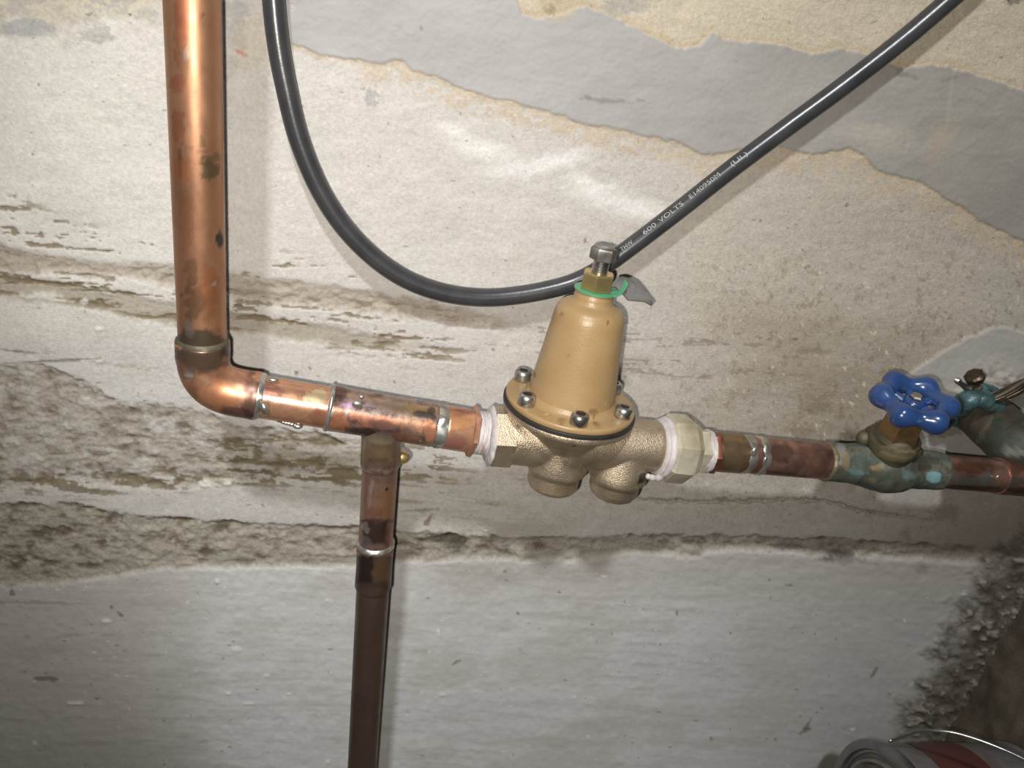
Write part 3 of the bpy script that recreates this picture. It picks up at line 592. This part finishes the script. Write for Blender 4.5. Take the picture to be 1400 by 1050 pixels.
# ================================================================== pressure regulator
O = P(772, 602)
XA = (P(905, 611.5) - P(690, 598)).normalized()
ZA = axis_dir(O, (0.155, -1), radians(29)); ZA = (ZA - XA * ZA.dot(XA)).normalized(); YA = ZA.cross(XA)
u = depth(O) / F
def Q(a, b, c): return O + (XA * a + YA * b + ZA * c) * u
pr = thing('pressure_regulator', 'bronze water pressure regulator with tan painted bell and adjusting bolt on top', 'valve', O)
BX, BK = -5.0, 0.905                                             # bell axis offset on the body, bell height factor
zz = lambda h: h if h < 66 else 66 + (h - 66) * BK
def lz(m, prof, seg_=64, at=None, **k):
    if at is None: at = (BX, 0)
    m.lathe(Q(at[0], at[1], 0), ZA, [(zz(h) * u, r * u) for h, r in prof], seg_, ref=XA, **k)
def lx(m, prof, seg_=64, **k): m.lathe(O, XA, [(h * u, r * u) for h, r in prof], seg_, ref=ZA, **k)
# cast body, fused by remeshing
m = MB()
lx(m, [(-90, 30), (-80, 37), (-30, 39), (20, 40), (60, 37), (130, 36.5), (136, 35)], 48)
lz(m, [(-20, 34), (-4, 42), (10, 48), (22, 56), (31, 66), (38, 78), (42, 86), (44, 88), (50, 88), (51.5, 87)], 80)
lz(m, [(10, 40), (-26, 43), (-36, 43.5), (-41, 42), (-43, 36.5), (-66, 36), (-71, 33), (-72, 30)], 48, (-5, -3))
lz(m, [(10, 30), (-20, 37), (-40, 41.5), (-47, 42), (-51, 40.5), (-53, 36), (-70, 35.5)], 48, (87, -3))
lz(m, [(-66, 35.5), (-74, 35), (-79, 31)], 12, (87, -3))
o0 = pr.location; tmp = bpy.data.meshes.new('casting'); tmp.from_pydata([tuple(p - o0) for p in m.v], [], m.f)
bm = bmesh.new(); bm.from_mesh(tmp); bmesh.ops.recalc_face_normals(bm, faces=bm.faces); bm.to_mesh(tmp); bm.free()
to = bpy.data.objects.new('casting', tmp); COL.objects.link(to)
rm = to.modifiers.new('r', 'REMESH'); rm.mode = 'VOXEL'; rm.voxel_size = 0.00062
sm = to.modifiers.new('s', 'SMOOTH'); sm.iterations = 3; sm.factor = 0.5
dg = bpy.context.evaluated_depsgraph_get(); dg.update()
me = bpy.data.meshes.new_from_object(to.evaluated_get(dg)); bpy.data.objects.remove(to); bpy.data.meshes.remove(tmp)
me.shade_smooth(); me.materials.clear(); me.materials.append(M['bronze'])
while me.color_attributes: me.color_attributes.remove(me.color_attributes[0])
dab(me, [v.co + o0 for v in me.vertices], [(848, 672, 30, 20, (150, 130, 104), 0.35, 0.5), (760, 668, 26, 10, (206, 178, 134), 0.35, 0.7), (876, 664, 5, 12, (60, 52, 46), 0.7, 0.5), (880, 655, 6, 8, (60, 54, 48), 0.7, 0.5), (876, 664, 8, 3, (214, 190, 140), 0.6, 0.5, -30)])
body = bpy.data.objects.new('body', me); COL.objects.link(body); body.parent = pr
m = MB(); lx(m, [(-106, 31), (-105.5, 38), (-103, 42), (-77, 42), (-75, 38), (-72, 33)], 6, phase=0.30); m.build('hex_end', 'bronze', body, angle=25, marks=[(708, 600, 4, 10, (226, 222, 220), 0.6, 0.6), (690, 575, 10, 14, (206, 186, 146), 0.4, 0.5)])
m = MB(); lx(m, [(-109.5, 30), (-109, 34), (-107.5, 37.5), (-106, 39.5), (-104.5, 40.5), (-103, 40)], 64, wob=0.0006, wsc=260); m.build('thread_tape', 'tape', body)
m = MB(); lz(m, [(51.4, 80), (51.4, 88.6), (52, 89.2), (56.4, 89.2), (57, 88.6), (57, 80)], 96); m.build('gasket', 'gasket', pr)
m = MB()
pf = [(57, 60), (57, 86), (57.8, 86.8), (63.2, 86.8), (64.4, 86), (65, 84.5), (65, 68), (66, 64), (69, 60.5), (74, 58)]
pf += [(74 + 4 * i, 57.6 - (57.6 - 45.2) * i / 30) for i in range(0, 31)]
pf += [(199, 44.3), (204, 42.6), (208, 40), (211, 36.5), (213, 32.5), (214.6, 29), (216.5, 26.8), (219, 25.6), (223, 25), (231, 24.6), (232, 23.5), (232, 10)]
lz(m, pf, 128)
bell = m.build('bell', 'bell_paint', pr, angle=50, marks=[(764, 430, 5, 2.5, (58, 44, 26), 0.9, 0.8), (768, 432, 3, 1.5, (58, 44, 26), 0.9, 0.5), (831, 440, 2, 2, (70, 54, 30), 0.9, 0.5), (822, 442, 3, 1.5, (90, 68, 38), 0.7, 0.6), (777, 485, 1.2, 1.2, (90, 68, 38), 0.8, 0.2),
    (811, 564, 4, 4, (74, 58, 36), 0.5, 1.0), (815, 579, 4, 1.5, (80, 62, 38), 0.6, 0.8), (811, 570, 1.5, 4, (80, 62, 38), 0.6, 0.5), (768, 576, 4, 5, (120, 92, 52), 0.7, 0.9), (746, 568, 5, 3, (196, 166, 120), 0.6, 0.7), (757, 573, 4, 4, (196, 166, 120), 0.6, 0.9), (700, 553, 1.5, 2, (80, 60, 36), 0.8, 0.4), (818, 588, 1.5, 2, (80, 60, 36), 0.8, 0.4), (731, 513, 2, 3, (70, 54, 34), 0.8, 0.5)])
m = MB()
for s in (-1, 1): pass
m.ball(Q(44, 20, 92), 0.0022, (1, 1, 1.6)); m.ball(Q(46, 12, 82), 0.0019, (1.2, 1, 1.2)); m.build('casting_lug', 'bell_paint', bell)
for k in range(6):
    t = radians(-97 + 60 * k); ax_, ay_ = BX + 73.5 * cos(t), 73.5 * sin(t)
    m = MB(); hd = 0.0048 / u
    lz(m, [(65, 9), (65, hd - .6), (65.8, hd), (77, hd), (80, hd - 1.2), (81.4, hd - 3), (81.6, 6.2), (78, 5.6), (78, 2)], 32, (ax_, ay_))
    lz(m, [(40, 3.2), (34, 3.2), (33, 2.2)], 12, (ax_, ay_))
    sc = m.build('screw', 'steel', pr)
    m = MB(); lz(m, [(80.0, 5.2), (81.9, 5.2)], 6, (ax_, ay_)); m.build('hex_socket', 'black_hole', sc)
m = MB(); lz(m, [(231.5, 12), (231.5, 26), (232.3, 27), (234, 27), (234.4, 26), (234.4, 12)], 64)
gt = m.build('tag_ring', 'green', pr)
def ribbon(m, path, wd, th=1.1):
    rr = []
    for (a, c, y0, y1) in path:
        a += BX; c = zz(c); rr.append([Q(a, y0, c - th), Q(a, y1, c - th), Q(a, y1, c + th), Q(a, y0, c + th)])
    m.rings(rr)
m = MB(); ribbon(m, [(16, 233, -20, 8), (23, 234.5, -20, 7), (29, 238, -18, 7), (34, 243, -14, 7), (38, 249, -9, 8)], 0); m.build('tag_strip', 'green', gt, angle=60)
far = [(843, 380), (851, 378.5), (860, 381), (870, 387), (878, 396), (886, 407), (893, 415.5)]
near = [(833, 393), (841, 392), (850, 401), (859, 410.5), (870, 411.5), (881, 412.5), (891, 418)]
m = MB(); rr = []
for i_, ((fa, fb), (na, nb_)) in enumerate(zip(far, near)):
    p, q = P(fa, fb, -0.052), P(na, nb_, -0.064 + 0.0018 * i_); nn = V((0, -0.0003, 0.0004)); rr.append([p - nn, q - nn, q + nn, p + nn])
m.rings(rr); m.build('tag_flap', 'tag_grey', gt, angle=60, marks=[(858, 395, 7, 3, (92, 90, 88), 0.6, 0.8, 20), (855, 380, 12, 2, (60, 58, 56), 0.5, 0.6, 15)])
m = MB(); lz(m, [(234.2, 12), (234.2, 19.5), (235.5, 21.2), (256, 21.2), (258.5, 19), (258.5, 10)], 6, phase=0.18); m.build('lock_nut', 'brass_nut', pr, angle=25)
m = MB(); prof = [(250, 11)]
for i in range(9): prof += [(255 + i * 2.4, 10.2), (255.8 + i * 2.4, 10.2), (256.4 + i * 2.4, 9.0), (257.2 + i * 2.4, 9.0)]
lz(m, prof, 32)
ab = m.build('adjusting_bolt', 'steel', pr, angle=60)
m = MB(); lz(m, [(276, 8), (276, 15), (277.2, 16.8), (291, 16.8), (293, 15.4), (294, 13), (294, 3)], 6, phase=-0.2)
m.build('bolt_head', 'steel_dark', ab, angle=25, marks=[(820, 340, 15, 5, (186, 184, 180), 0.85, 0.4)])
# outlet: union nut, tail, tape
AR0, AR1 = P(905, 611.5), P(1380, 652); adir = (AR1 - AR0).normalized()
def GR(px):
    lo, hi = -0.1, 0.8
    for _ in range(60):
        mid = (lo + hi) / 2
        if proj(AR0 + adir * mid)[0][0] < px: lo = mid
        else: hi = mid
    return AR0 + adir * lo
def lr(m, px0, prof, seg_=64, **k): m.lathe(GR(px0), adir, prof, seg_, **k)
ln = lambda a, b: (GR(b) - GR(a)).length
m = MB(); L_ = ln(906, 945)
lr(m, 906, [(0, 0.0160), (0.0004, 0.0186), (0.0022, 0.0203), (L_ * .66, 0.0207), (L_ * .76, 0.0204), (L_ * .97, 0.0176), (L_, 0.0166), (L_, 0.0125)], 8, phase=0.25)
un = m.build('union_nut', 'brass_pale', pr, angle=22, marks=[(928, 595, 8, 14, (214, 212, 206), 0.5, 0.7), (944, 600, 3, 26, (206, 186, 130), 0.5, 0.8), (925, 648, 16, 8, (214, 206, 180), 0.5, 0.7), (928, 636, 6, 6, (96, 86, 64), 0.6, 1.0), (940, 638, 3, 4, (70, 62, 48), 0.8, 0.6), (935, 622, 10, 2, (120, 106, 78), 0.6, 0.9), (930, 654, 14, 3, (90, 82, 68), 0.5, 0.9)])
m = MB(); L_ = ln(896, 908)
lr(m, 896, [(0, 0.0150), (0.0004, 0.0160), (L_ * .3, 0.0172), (L_ * .45, 0.0168), (L_ * .55, 0.0178), (L_ * .9, 0.0184), (L_, 0.0180), (L_, 0.014)], 72, wob=0.0003, wsc=200)
m.sweep(cr([P(883, 650, -0.0745), P(888, 652, -0.0750), P(895, 653.5, -0.0740), P(902, 653, -0.0715), P(908, 648, -0.0700)], 5), [0.0008, 0.0013, 0.0017, 0.0018, 0.0017, 0.0015, 0.0017, 0.0019, 0.0020, 0.0018, 0.0016, 0.0018, 0.0021, 0.0022, 0.0021, 0.0020, 0.0018, 0.0016, 0.0013, 0.0010, 0.0007], 14)
m.build('thread_tape', 'tape', un, angle=60)
m = MB(); L_ = ln(944, 961); lr(m, 944, [(-0.001, 0.012), (-0.001, 0.0141), (L_ - 0.0012, 0.0145), (L_ - .0002, 0.0134), (L_, 0.012)], 6, phase=0.15)
m.build('union_tail', 'brass_pale', pr, angle=22, marks=[(957, 598, 4, 3, (226, 224, 220), 0.8, 0.6), (954, 626, 2, 4, (226, 224, 220), 0.7, 0.6), (960, 640, 12, 8, (130, 126, 112), 0.6, 0.6)])

# ================================================================== right copper pipe
rp = thing('copper_pipe', 'short dull red copper pipe between the bronze union nut and the old gate valve', 'pipe', GR(966))
m = MB(); pipe(m, GR(1005), GR(1136), 0.0114, 72); m.build('pipe', 'copper_red', rp, marks=[(1060, 622, 22, 14, (96, 68, 58), 0.6, 0.7), (1115, 634, 16, 14, (150, 108, 84), 0.5, 0.9), (1062, 650, 40, 6, (112, 64, 56), 0.6, 0.4, 5), (1105, 614, 12, 8, (150, 100, 78), 0.5, 0.7), (1036, 638, 8, 12, (150, 96, 74), 0.7, 0.5)])
m = MB(); L_ = ln(965, 977)
lr(m, 965, [(-0.0006, 0.0112), (0.0002, 0.0125), (L_ * .35, 0.0134), (L_ * .8, 0.0134), (L_, 0.0122)], 6, phase=0.3)
L_ = ln(976, 1013); lr(m, 976, [(-0.001, 0.0117)] + [(L_ * i / 14, 0.01185) for i in range(14)] + [(L_, 0.0117), (L_ + 0.0003, 0.011)], 72)
ma = m.build('male_adapter', 'brass_brown', rp, angle=30, marks=[(984, 622, 6, 40, (150, 88, 72), 0.8, 0.3), (1018, 636, 4, 18, (130, 92, 66), 0.4, 0.4)])
m = MB(); L_ = ln(958, 967); lr(m, 958, [(0, 0.0112), (0.0002, 0.0126), (L_ * .45, 0.0128), (L_ * .5, 0.0122), (L_ * .6, 0.0131), (L_, 0.0130), (L_, 0.0112)], 72, wob=0.0003, wsc=300); m.build('thread_tape', 'tape', ma, angle=60)
rax = (GR, adir)
bead(ma, 1011, 1023, 0.0121, axis=rax, wob=0.0006, seed=11); bead(ma, 1030, 1041, 0.0119, axis=rax, wob=0.0005, seed=15)
for a_, b_, r_, s_ in ((1031, 618, 0.0028, (0.8, 0.5, 1.2)), (1045, 632, 0.0022, (0.8, 0.6, 1.9))):
    m = MB(); m.ball(P(a_, b_, -0.0705), r_, s_); m.build('solder_drip', 'solder', ma, angle=180)

# ================================================================== gate valve with blue wheel
GO = GR(1210)
gv = thing('gate_valve', 'corroded green gate valve with a blue scalloped handwheel', 'valve', GO)
m = MB(); d = lambda px: (GR(px) - GO).dot(adir)
prof = [(d(1127), 0.0112), (d(1127) + .0003, 0.0122), (d(1150), 0.0124), (d(1168), 0.0128), (d(1180), 0.0140), (d(1192), 0.0156), (d(1205), 0.0167), (d(1218), 0.0170), (d(1230), 0.0158), (d(1240), 0.0136), (d(1247), 0.0128), (d(1262), 0.0128), (d(1282), 0.0124), (d(1284), 0.0112)]
pp = []
for (a, ra), (b, rb_) in zip(prof, prof[1:]):
    for i in range(6): pp.append((a + (b - a) * i / 6, ra + (rb_ - ra) * i / 6))
pp.append(prof[-1]); m.lathe(GO, adir, pp, 80, wob=0.0003, wsc=180)
gb = m.build('body', 'verdigris', gv, angle=60, marks=[(1137, 632, 5, 22, (196, 130, 112), 0.7, 0.5), (1146, 620, 8, 18, (150, 146, 142), 0.6, 0.8), (1172, 646, 14, 6, (104, 142, 142), 0.55, 0.8), (1198, 638, 10, 5, (150, 132, 98), 0.6, 0.8), (1192, 656, 7, 4, (140, 124, 92), 0.6, 0.7), (1157, 630, 5, 10, (158, 128, 92), 0.5, 0.7), (1210, 655, 30, 12, (80, 82, 66), 0.5, 0.6),
    (1275, 652, 11, 9, (134, 172, 176), 0.9, 0.4), (1258, 634, 22, 12, (62, 56, 48), 0.7, 0.7), (1242, 650, 8, 10, (96, 124, 120), 0.5, 0.8)])
bead(gb, 1125, 1132, 0.0124, axis=rax, wob=0.0004, seed=21, mat='bonnet_old')
WO = P(1206, 634); ez = radians(35)
KZ = axis_dir(P(1230, 590), (0.46, -0.89), ez); KX = RT * 0.89 - UP * 0.46; KX = (KX - KZ * KX.dot(KZ)).normalized(); KY = KZ.cross(KX)
ku = depth(P(1230, 590)) / F; hc = 1.0 / cos(ez)
def kz(m, prof, seg_=48, at=(0, 0), **k): m.lathe(WO + (KX * at[0] + KY * at[1]) * ku, KZ, [(h * ku * hc, r * ku) for h, r in prof], seg_, ref=KX, **k)
m = MB(); kz(m, [(0, 28), (12, 28), (20, 29), (26, 31), (29, 33), (36, 33.5), (40, 32), (43, 29), (47, 28), (50, 24)], 56)
for t in (160, 345):
    kz(m, [(28, 0.1), (28, 5), (30, 7), (33, 8), (37, 7), (39, 5), (40, 0.1)], 16, (31 * cos(radians(t)), 31 * sin(radians(t))), caps=(False, False))
m2 = MB(); kz(m2, [(38, 30), (38.5, 33.6), (43, 32.6), (43.4, 30)], 56)
bn = m.build('bonnet', 'tarnish', gv, angle=50, marks=[(1195, 560, 1, 1, (0, 0, 0), 0, 0), (1225, 622, 26, 10, (142, 126, 92), 0.5, 0.6)])
m2.build('bonnet_ring', 'bonnet_old', bn, angle=50)
m = MB(); m.ball(P(1181, 599, -0.055), 0.0048, (1, 1, 1.05)); m.build('lug', 'tarnish', bn)
m = MB(); kz(m, [(44, 24), (45, 27), (62, 27.5), (74, 26), (76, 22)], 6, phase=0.2); m.build('packing_nut', 'bronze_old', gv, angle=25)
m = MB(); kz(m, [(70, 9), (94, 9)], 24); m.build('stem', 'bronze_old', gv)
# wheel
WC = 93.0
def K(a, b, c): return WO + (KX * a + KY * b) * ku + KZ * (c * ku * hc)
m = MB(); rr = []; n = 96
for i in range(n):
    t = 2 * pi * i / n; lob = cos(6 * (t - radians(4)))
    rc = 37.5 + 3.4 * lob; tr = 13.4 + 2.6 * lob
    ring = []
    for j in range(20):
        s = 2 * pi * j / 20
        rad_ = rc + tr * cos(s) * (1.0 if cos(s) > 0 else 0.98); z_ = tr * 0.85 * sin(s)
        ring.append(K(rad_ * cos(t), rad_ * sin(t), WC + z_))
    rr.append(ring)
k0 = len(m.v)
for r in rr: m.v += r
for i in range(n):
    for j in range(20):
        a, b = k0 + i * 20 + j, k0 + i * 20 + (j + 1) % 20; c, e = k0 + ((i + 1) % n) * 20 + (j + 1) % 20, k0 + ((i + 1) % n) * 20 + j
        m.f.append((a, b, c, e))
wh = m.build('handwheel', 'blue', gv, angle=180, marks=[(1258, 575, 5, 2, (150, 190, 190), 0.2, 0.8)])
for k in range(6):
    t = radians(34 + 60 * k); m = MB(); pts = [K(r * cos(t), r * sin(t), WC - 4 + 4 * (r / 40) ** 2) for r in np.linspace(6, 38, 9)]
    m.sweep(pts, [6.4 * ku] * 9, 14, ref=KZ, flat=0.85); m.build('spoke', 'blue', wh, angle=180)
m = MB(); kz(m, [(WC - 11, 10), (WC - 9, 14), (WC + 1, 13.5), (WC + 4, 11), (WC + 4.5, 8)], 32); m.build('hub', 'blue', wh, angle=50)
m = MB(); kz(m, [(WC + 3, 8.5), (WC + 8, 8.5), (WC + 9.5, 6.5), (WC + 9.8, 1)], 6); m.build('wheel_screw', 'steel', wh, angle=30)

# ================================================================== old service pipe beyond the valve
sv = thing('service_pipe', 'green stained copper service pipe coming out of the wall behind the blue wheel', 'pipe', GR(1340))
m = MB(); pipe(m, GR(1276), GR(1366), 0.0113, 64, 0.0015); m.build('pipe', 'copper_red', sv, marks=[(1300, 655, 26, 8, (132, 126, 116), 0.8, 0.8), (1290, 636, 12, 12, (150, 140, 118), 0.7, 0.8), (1330, 638, 26, 10, (116, 76, 56), 0.7, 0.5), (1335, 659, 26, 6, (120, 128, 120), 0.7, 0.8), (1320, 667, 50, 4, (62, 52, 44), 0.7, 0.4), (1350, 652, 8, 9, (124, 140, 138), 0.7, 0.8)])
m = MB(); L_ = ln(1361, 1520); lr(m, 1361, [(0, 0.0112), (0.0003, 0.0121)] + [(0.001 + (L_ - .001) * i / 40, 0.0122) for i in range(41)], 64)
sc_ = m.build('coupling', 'copper_red', sv, marks=[(1385, 640, 22, 10, (130, 88, 66), 0.7, 0.6), (1364, 642, 5, 20, (150, 148, 124), 0.8, 0.6), (1385, 660, 26, 8, (108, 106, 96), 0.8, 0.7), (1395, 670, 20, 5, (64, 54, 46), 0.7, 0.4)])
m = MB(); m.ball(P(1363, 653, -0.0715), 0.0012, (0.7, .7, 1.6)); m.build('solder_drip', 'solder', sc_)
wA = P(1322, 548, 0.004); wB = P(1386, 604, -0.046); sdir = (wB - wA).normalized()
m = MB(); L_ = (wB - wA).length
m.lathe(wA, sdir, [(0, 0.0150), (L_ * .30, 0.0150), (L_ * .31, 0.0166), (L_ * .36, 0.0174), (L_ * .48, 0.0176), (L_ * .52, 0.0170), (L_ * .56, 0.0176)] + [(L_ * (.56 + .5 * i / 10), 0.0178) for i in range(11)], 72, wob=0.0003, wsc=150)
q = wB + sdir * 0.002
m.sweep(cr([q - sdir * 0.012, q, q + (sdir * 0.4 + adir) * 0.014, q + adir * 0.04 + sdir * 0.008, q + adir * 0.17 + sdir * 0.010], 8), 0.0176, 48)
M['elbow_old'] = metal('elbow_old', [(0.3, (60, 56, 46)), (0.5, (78, 73, 60)), (0.62, (66, 70, 60)), (0.76, (92, 88, 74))], (0.5, 0.7), 0.4, 60, 0.3, 350)
sb = m.build('wall_elbow', 'elbow_old', sv, angle=60, marks=[(1375, 600, 30, 24, (60, 70, 64), 0.7, 0.7), (1335, 580, 24, 14, (88, 78, 62), 0.6, 0.6), (1390, 590, 14, 20, (52, 48, 42), 0.6, 0.5), (1345, 590, 4, 22, (120, 112, 92), 0.6, 0.5, 30), (1378, 618, 14, 5, (140, 150, 142), 0.6, 0.9), (1395, 620, 14, 6, (130, 132, 124), 0.7, 0.7)])
# ground clamp
gc = thing('ground_clamp', 'blue green corroded ground clamp with a rusty bolt at the wall', 'clamp', wA + sdir * 0.02)
m = MB(); m.lathe(wA + sdir * (L_ * 0.14), sdir, [(-.0062, 0.0150), (-.006, 0.0178), (-.004, 0.0190), (.004, 0.0192), (.006, 0.0180), (.0066, 0.0150)], 64, wob=0.0012, wsc=150)
m.build('band', 'teal', gc, angle=60)
cl = P(1338, 548, -0.026)
m = MB(); m.sweep(cr([P(1312, 560, -0.024), P(1324, 548, -0.030), P(1340, 545, -0.031), P(1352, 550, -0.030), P(1362, 556, -0.026)], 6), [0.006, 0.0075, 0.008, 0.0075, 0.0058] and [0.0064] * 25, 20)
m.ball(P(1346, 548, -0.034), 0.0062, (1.3, 0.8, 0.9)); m.build('jaw', 'teal', gc, angle=180)
m = MB(); m.lathe(P(1339, 543, -0.027), P(1331, 512, -0.030) - P(1339, 543, -0.027), [(0, 0.0030), (0.012, 0.0030), (0.0122, 0.0026), (0.018, 0.0026)], 20); bo = m.build('bolt', 'tarnish', gc)
m = MB(); bd_ = (P(1331, 512, -0.030) - P(1339, 543, -0.027)).normalized(); m.lathe(P(1332.5, 516, -0.029), bd_, [(-.0018, .0045), (-.0016, 0.0062), (.0022, 0.0060), (.0034, 0.0044), (.0036, .001)], 8, wob=0.0004, wsc=200); m.build('bolt_head', 'rust' if 'rust' in M else 'strand', bo, angle=30)
m = MB(); m.sweep([P(1305, 519, -0.020), P(1309, 521, -0.021), P(1314, 525, -0.021), P(1322, 530, -0.022), P(1332, 534, -0.025)], [0.0010, 0.0020, 0.0016, 0.0026, 0.0026], 12, flat=0.5); m.build('tail', 'steel', gc)
gw = thing('ground_wire', 'dark stranded copper ground wire leaving the ground clamp to the right', 'wire', P(1350, 548, -0.03))
for k in range(9):
    t = 2 * pi * k / 8; r = 0.0034 if k < 8 else 0.0
    base = [P(1338, 551, -0.031), P(1352, 546, -0.033), P(1375, 538, -0.034), P(1400, 527, -0.034), P(1430, 512, -0.030), P(1475, 488, -0.012), P(1495, 478, 0.0)]
    base = cr(base, 10); pts = []
    for i, p in enumerate(base):
        tt_ = t + i * 0.07; rr_ = r * (0.75 + 0.5 * sstep(0, 25, np.float64(i)))
        pts.append(p + V((0.45 * cos(tt_), sin(tt_) * 0.9, 0.85 * cos(tt_))) * float(rr_))
    m = MB(); m.sweep(pts, 0.0014, 10); m.build('strand', 'strand' if k % 3 else 'tarnish', gw, angle=180)

# ================================================================== black cable
cpx = [(372, -150), (370, -60), (374, 0), (380.5, 60), (391, 117), (409, 190), (437, 258), (472, 312), (515, 355), (560, 384), (610, 401), (665, 407), (720, 402), (770, 391), (800, 379), (830, 361), (870, 332), (930, 286), (1000, 231), (1075, 175), (1150, 120), (1230, 58), (1295, 3), (1360, -55), (1440, -130)]
cpl = [-0.006] + [-0.0105] * 23 + [-0.006]
ctrl = [P(a, b, pl) for (a, b), pl in zip(cpx, cpl)]
path = cr(ctrl, 14)
cb_ = thing('electrical_cable', 'thick black electrical cable sagging in a loop across the wall', 'cable', ctrl[8])
m = MB(); m.sweep(path, 0.0053, 32)
sh = m.build('sheath', 'cable', cb_, angle=180)
arc = [0.0]
for a, b in zip(path, path[1:]): arc.append(arc[-1] + (b - a).length)
def at_arc(s):
    i = min(max(np.searchsorted(arc, s) - 1, 0), len(path) - 2); f = (s - arc[i]) / (arc[i + 1] - arc[i])
    return path[i].lerp(path[i + 1], f), (path[min(i + 2, len(path) - 1)] - path[max(i - 1, 0)]).normalized()
def arc_of(px, py):
    X_, Y_ = proj([tuple(p) for p in path]); k = int(np.argmin((X_ - px) ** 2 + (Y_ - py) ** 2)); return arc[k]
def letter(word, px0, px1, py, hgt_):
    cu = bpy.data.curves.new('w', 'FONT'); cu.body = word; cu.size = 1; cu.resolution_u = 3
    ob = bpy.data.objects.new('w', cu); COL.objects.link(ob); dg = bpy.context.evaluated_depsgraph_get(); dg.update()
    me = bpy.data.meshes.new_from_object(ob.evaluated_get(dg)); bpy.data.objects.remove(ob)
    bm = bmesh.new(); bm.from_mesh(me); bmesh.ops.triangulate(bm, faces=bm.faces)
    bmesh.ops.subdivide_edges(bm, edges=[e for e in bm.edges if e.calc_length() > 0.25], cuts=1)
    bm.verts.index_update(); vv = [v.co.copy() for v in bm.verts]; ff = [[v.index for v in f.verts] for f in bm.faces]; bm.free(); bpy.data.meshes.remove(me)
    x0 = min(v.x for v in vv); x1 = max(v.x for v in vv); y1 = max(v.y for v in vv)
    s0, s1 = arc_of(*px0), arc_of(*px1); out = []
    for v in vv:
        s = s0 + (v.x - x0) / (x1 - x0) * (s1 - s0); p, t = at_arc(s)
        vw = (CAM - p); vw = (vw - t * vw.dot(t)).normalized(); upv = t.cross(vw) * -1
        if upv.dot(UP) < 0: upv = -upv
        ang = ((v.y / y1) * hgt_ + py) / 0.0053
        out.append(p + (vw * cos(ang) + upv * sin(ang)) * 0.00533)
    return out, ff
m = MB()
for wd, p0, p1 in (('THW', (850, 347), (868, 334)), ('600', (880, 325), (897, 312)), ('VOLTS', (902, 308), (933, 284)), ('E140950M', (944, 276), (986, 243)), ('(UL)', (998, 233), (1021, 216))):
    vv, ff = letter(wd, p0, p1, 0.0008, 0.0027); m.add(vv, ff)
m.build('print', 'print', sh, angle=180)['label'] = 'worn grey lettering reading THW 600 VOLTS E140950M (UL)'

# ================================================================== paint can lying on the floor
cdep = 0.60; cc = CAM + ray(1193, 1137) * cdep; ta = radians(-4); cax = V((cos(ta), sin(ta), 0)); CR = 0.0700
cc.z = CR + 0.0022; cc.x += 0.012
pc = thing('paint_can', 'dirty metal paint can with red and grey label lying on its side', 'can', V((cc.x, cc.y, 0.0)))
CL = 0.124
m = MB(); m.lathe(cc, cax, [(0.004, CR - .002), (0.005, CR - .0005)] + [(0.006 + (CL - .012) * i / 30, CR - 0.0004) for i in range(31)] + [(CL, CR - .001)], 96)
cbod = m.build('body', 'can_label', pc)
def skin(a0, a1, s0, s1, lift, wave=0.0):
    m = MB(); rr = []
    for i in range(25):
        s = s0 + (s1 - s0) * i / 24; ring = []
        for j in range(25):
            t = radians(a0 + (a1 - a0) * j / 24 + wave * sin(i * 0.9)); dv = V((0, 0, 1)) * cos(t) - V((0, 1, 0)) * sin(t)
            dv = (dv - cax * dv.dot(cax)).normalized(); ring.append(cc + cax * s + dv * (CR + lift))
        rr.append(ring)
    m.rings(rr, (False, False), False); return m
skin(-46, 2, 0.030, 0.074, 0.0002, 2.0).build('red_label', 'can_red', cbod)
skin(22, 25, 0.085, 0.100, 0.0003).build('print_bar', 'gasket', cbod); skin(27, 29, 0.085, 0.097, 0.0003).build('print_bar', 'gasket', cbod); skin(24, 27, 0.062, 0.066, 0.0003).build('print_bar', 'gasket', cbod)
m = MB(); m.lathe(cc, cax, [(0.010, CR - .001), (0.008, CR + 0.0012), (0.003, CR + 0.0022), (0.0, CR + .0018), (-0.0006, CR - 0.001), (0.0, CR - .005), (0.003, CR - .006), (0.003, CR - .008)], 96, caps=(False, False)); m.build('rim', 'can_tin', pc)
m = MB(); m.lathe(cc, cax, [(CL - 0.006, CR - .001), (CL - .004, CR + 0.002), (CL, CR + 0.0020), (CL + .001, CR - .002), (CL - .003, CR - .004)], 96, caps=(False, True)); m.build('rim', 'can_tin', pc)
m = MB(); m.lathe(cc, cax, [(0.004, CR - .0065), (0.0045, CR - .011), (0.001, CR - .0125), (0.0005, CR - .015), (0.004, CR - .0165), (0.0042, CR - .022), (0.0042, 0.002)], 96, caps=(False, True)); m.build('lid', 'can_lid', pc)
def onc(px, py, y_): return P(px, py, y_)
hp = [onc(1216, 1013, cc.y - 0.006), onc(1236, 1006, cc.y - 0.002), onc(1252, 1000.5, cc.y), onc(1272, 999, cc.y), onc(1300, 1001, cc.y - 0.004), onc(1330, 1009, cc.y - 0.012), onc(1365, 1022, cc.y - 0.022), onc(1400, 1038, cc.y - 0.032), onc(1440, 1062, cc.y - 0.045)]
m = MB(); m.sweep(cr(hp, 8), 0.0012, 14); m.build('bail_handle', 'steel', pc, angle=180)

for o in bpy.data.objects:
    if o.type != 'MESH': continue
    if o.name == 'handwheel': o['label'] = 'blue painted scalloped handwheel'
    elif o.name == 'bell': o['label'] = 'tan painted tapered bell'
    elif o.name.startswith('thread_tape'): o['label'] = 'white thread tape'
    elif o.name.startswith('solder_joint'): o['label'] = 'silver solder ring'
    elif o.name == 'union_nut': o['label'] = 'pale brass union nut'
    elif o.name == 'red_label': o['label'] = 'dull red patch of the label'
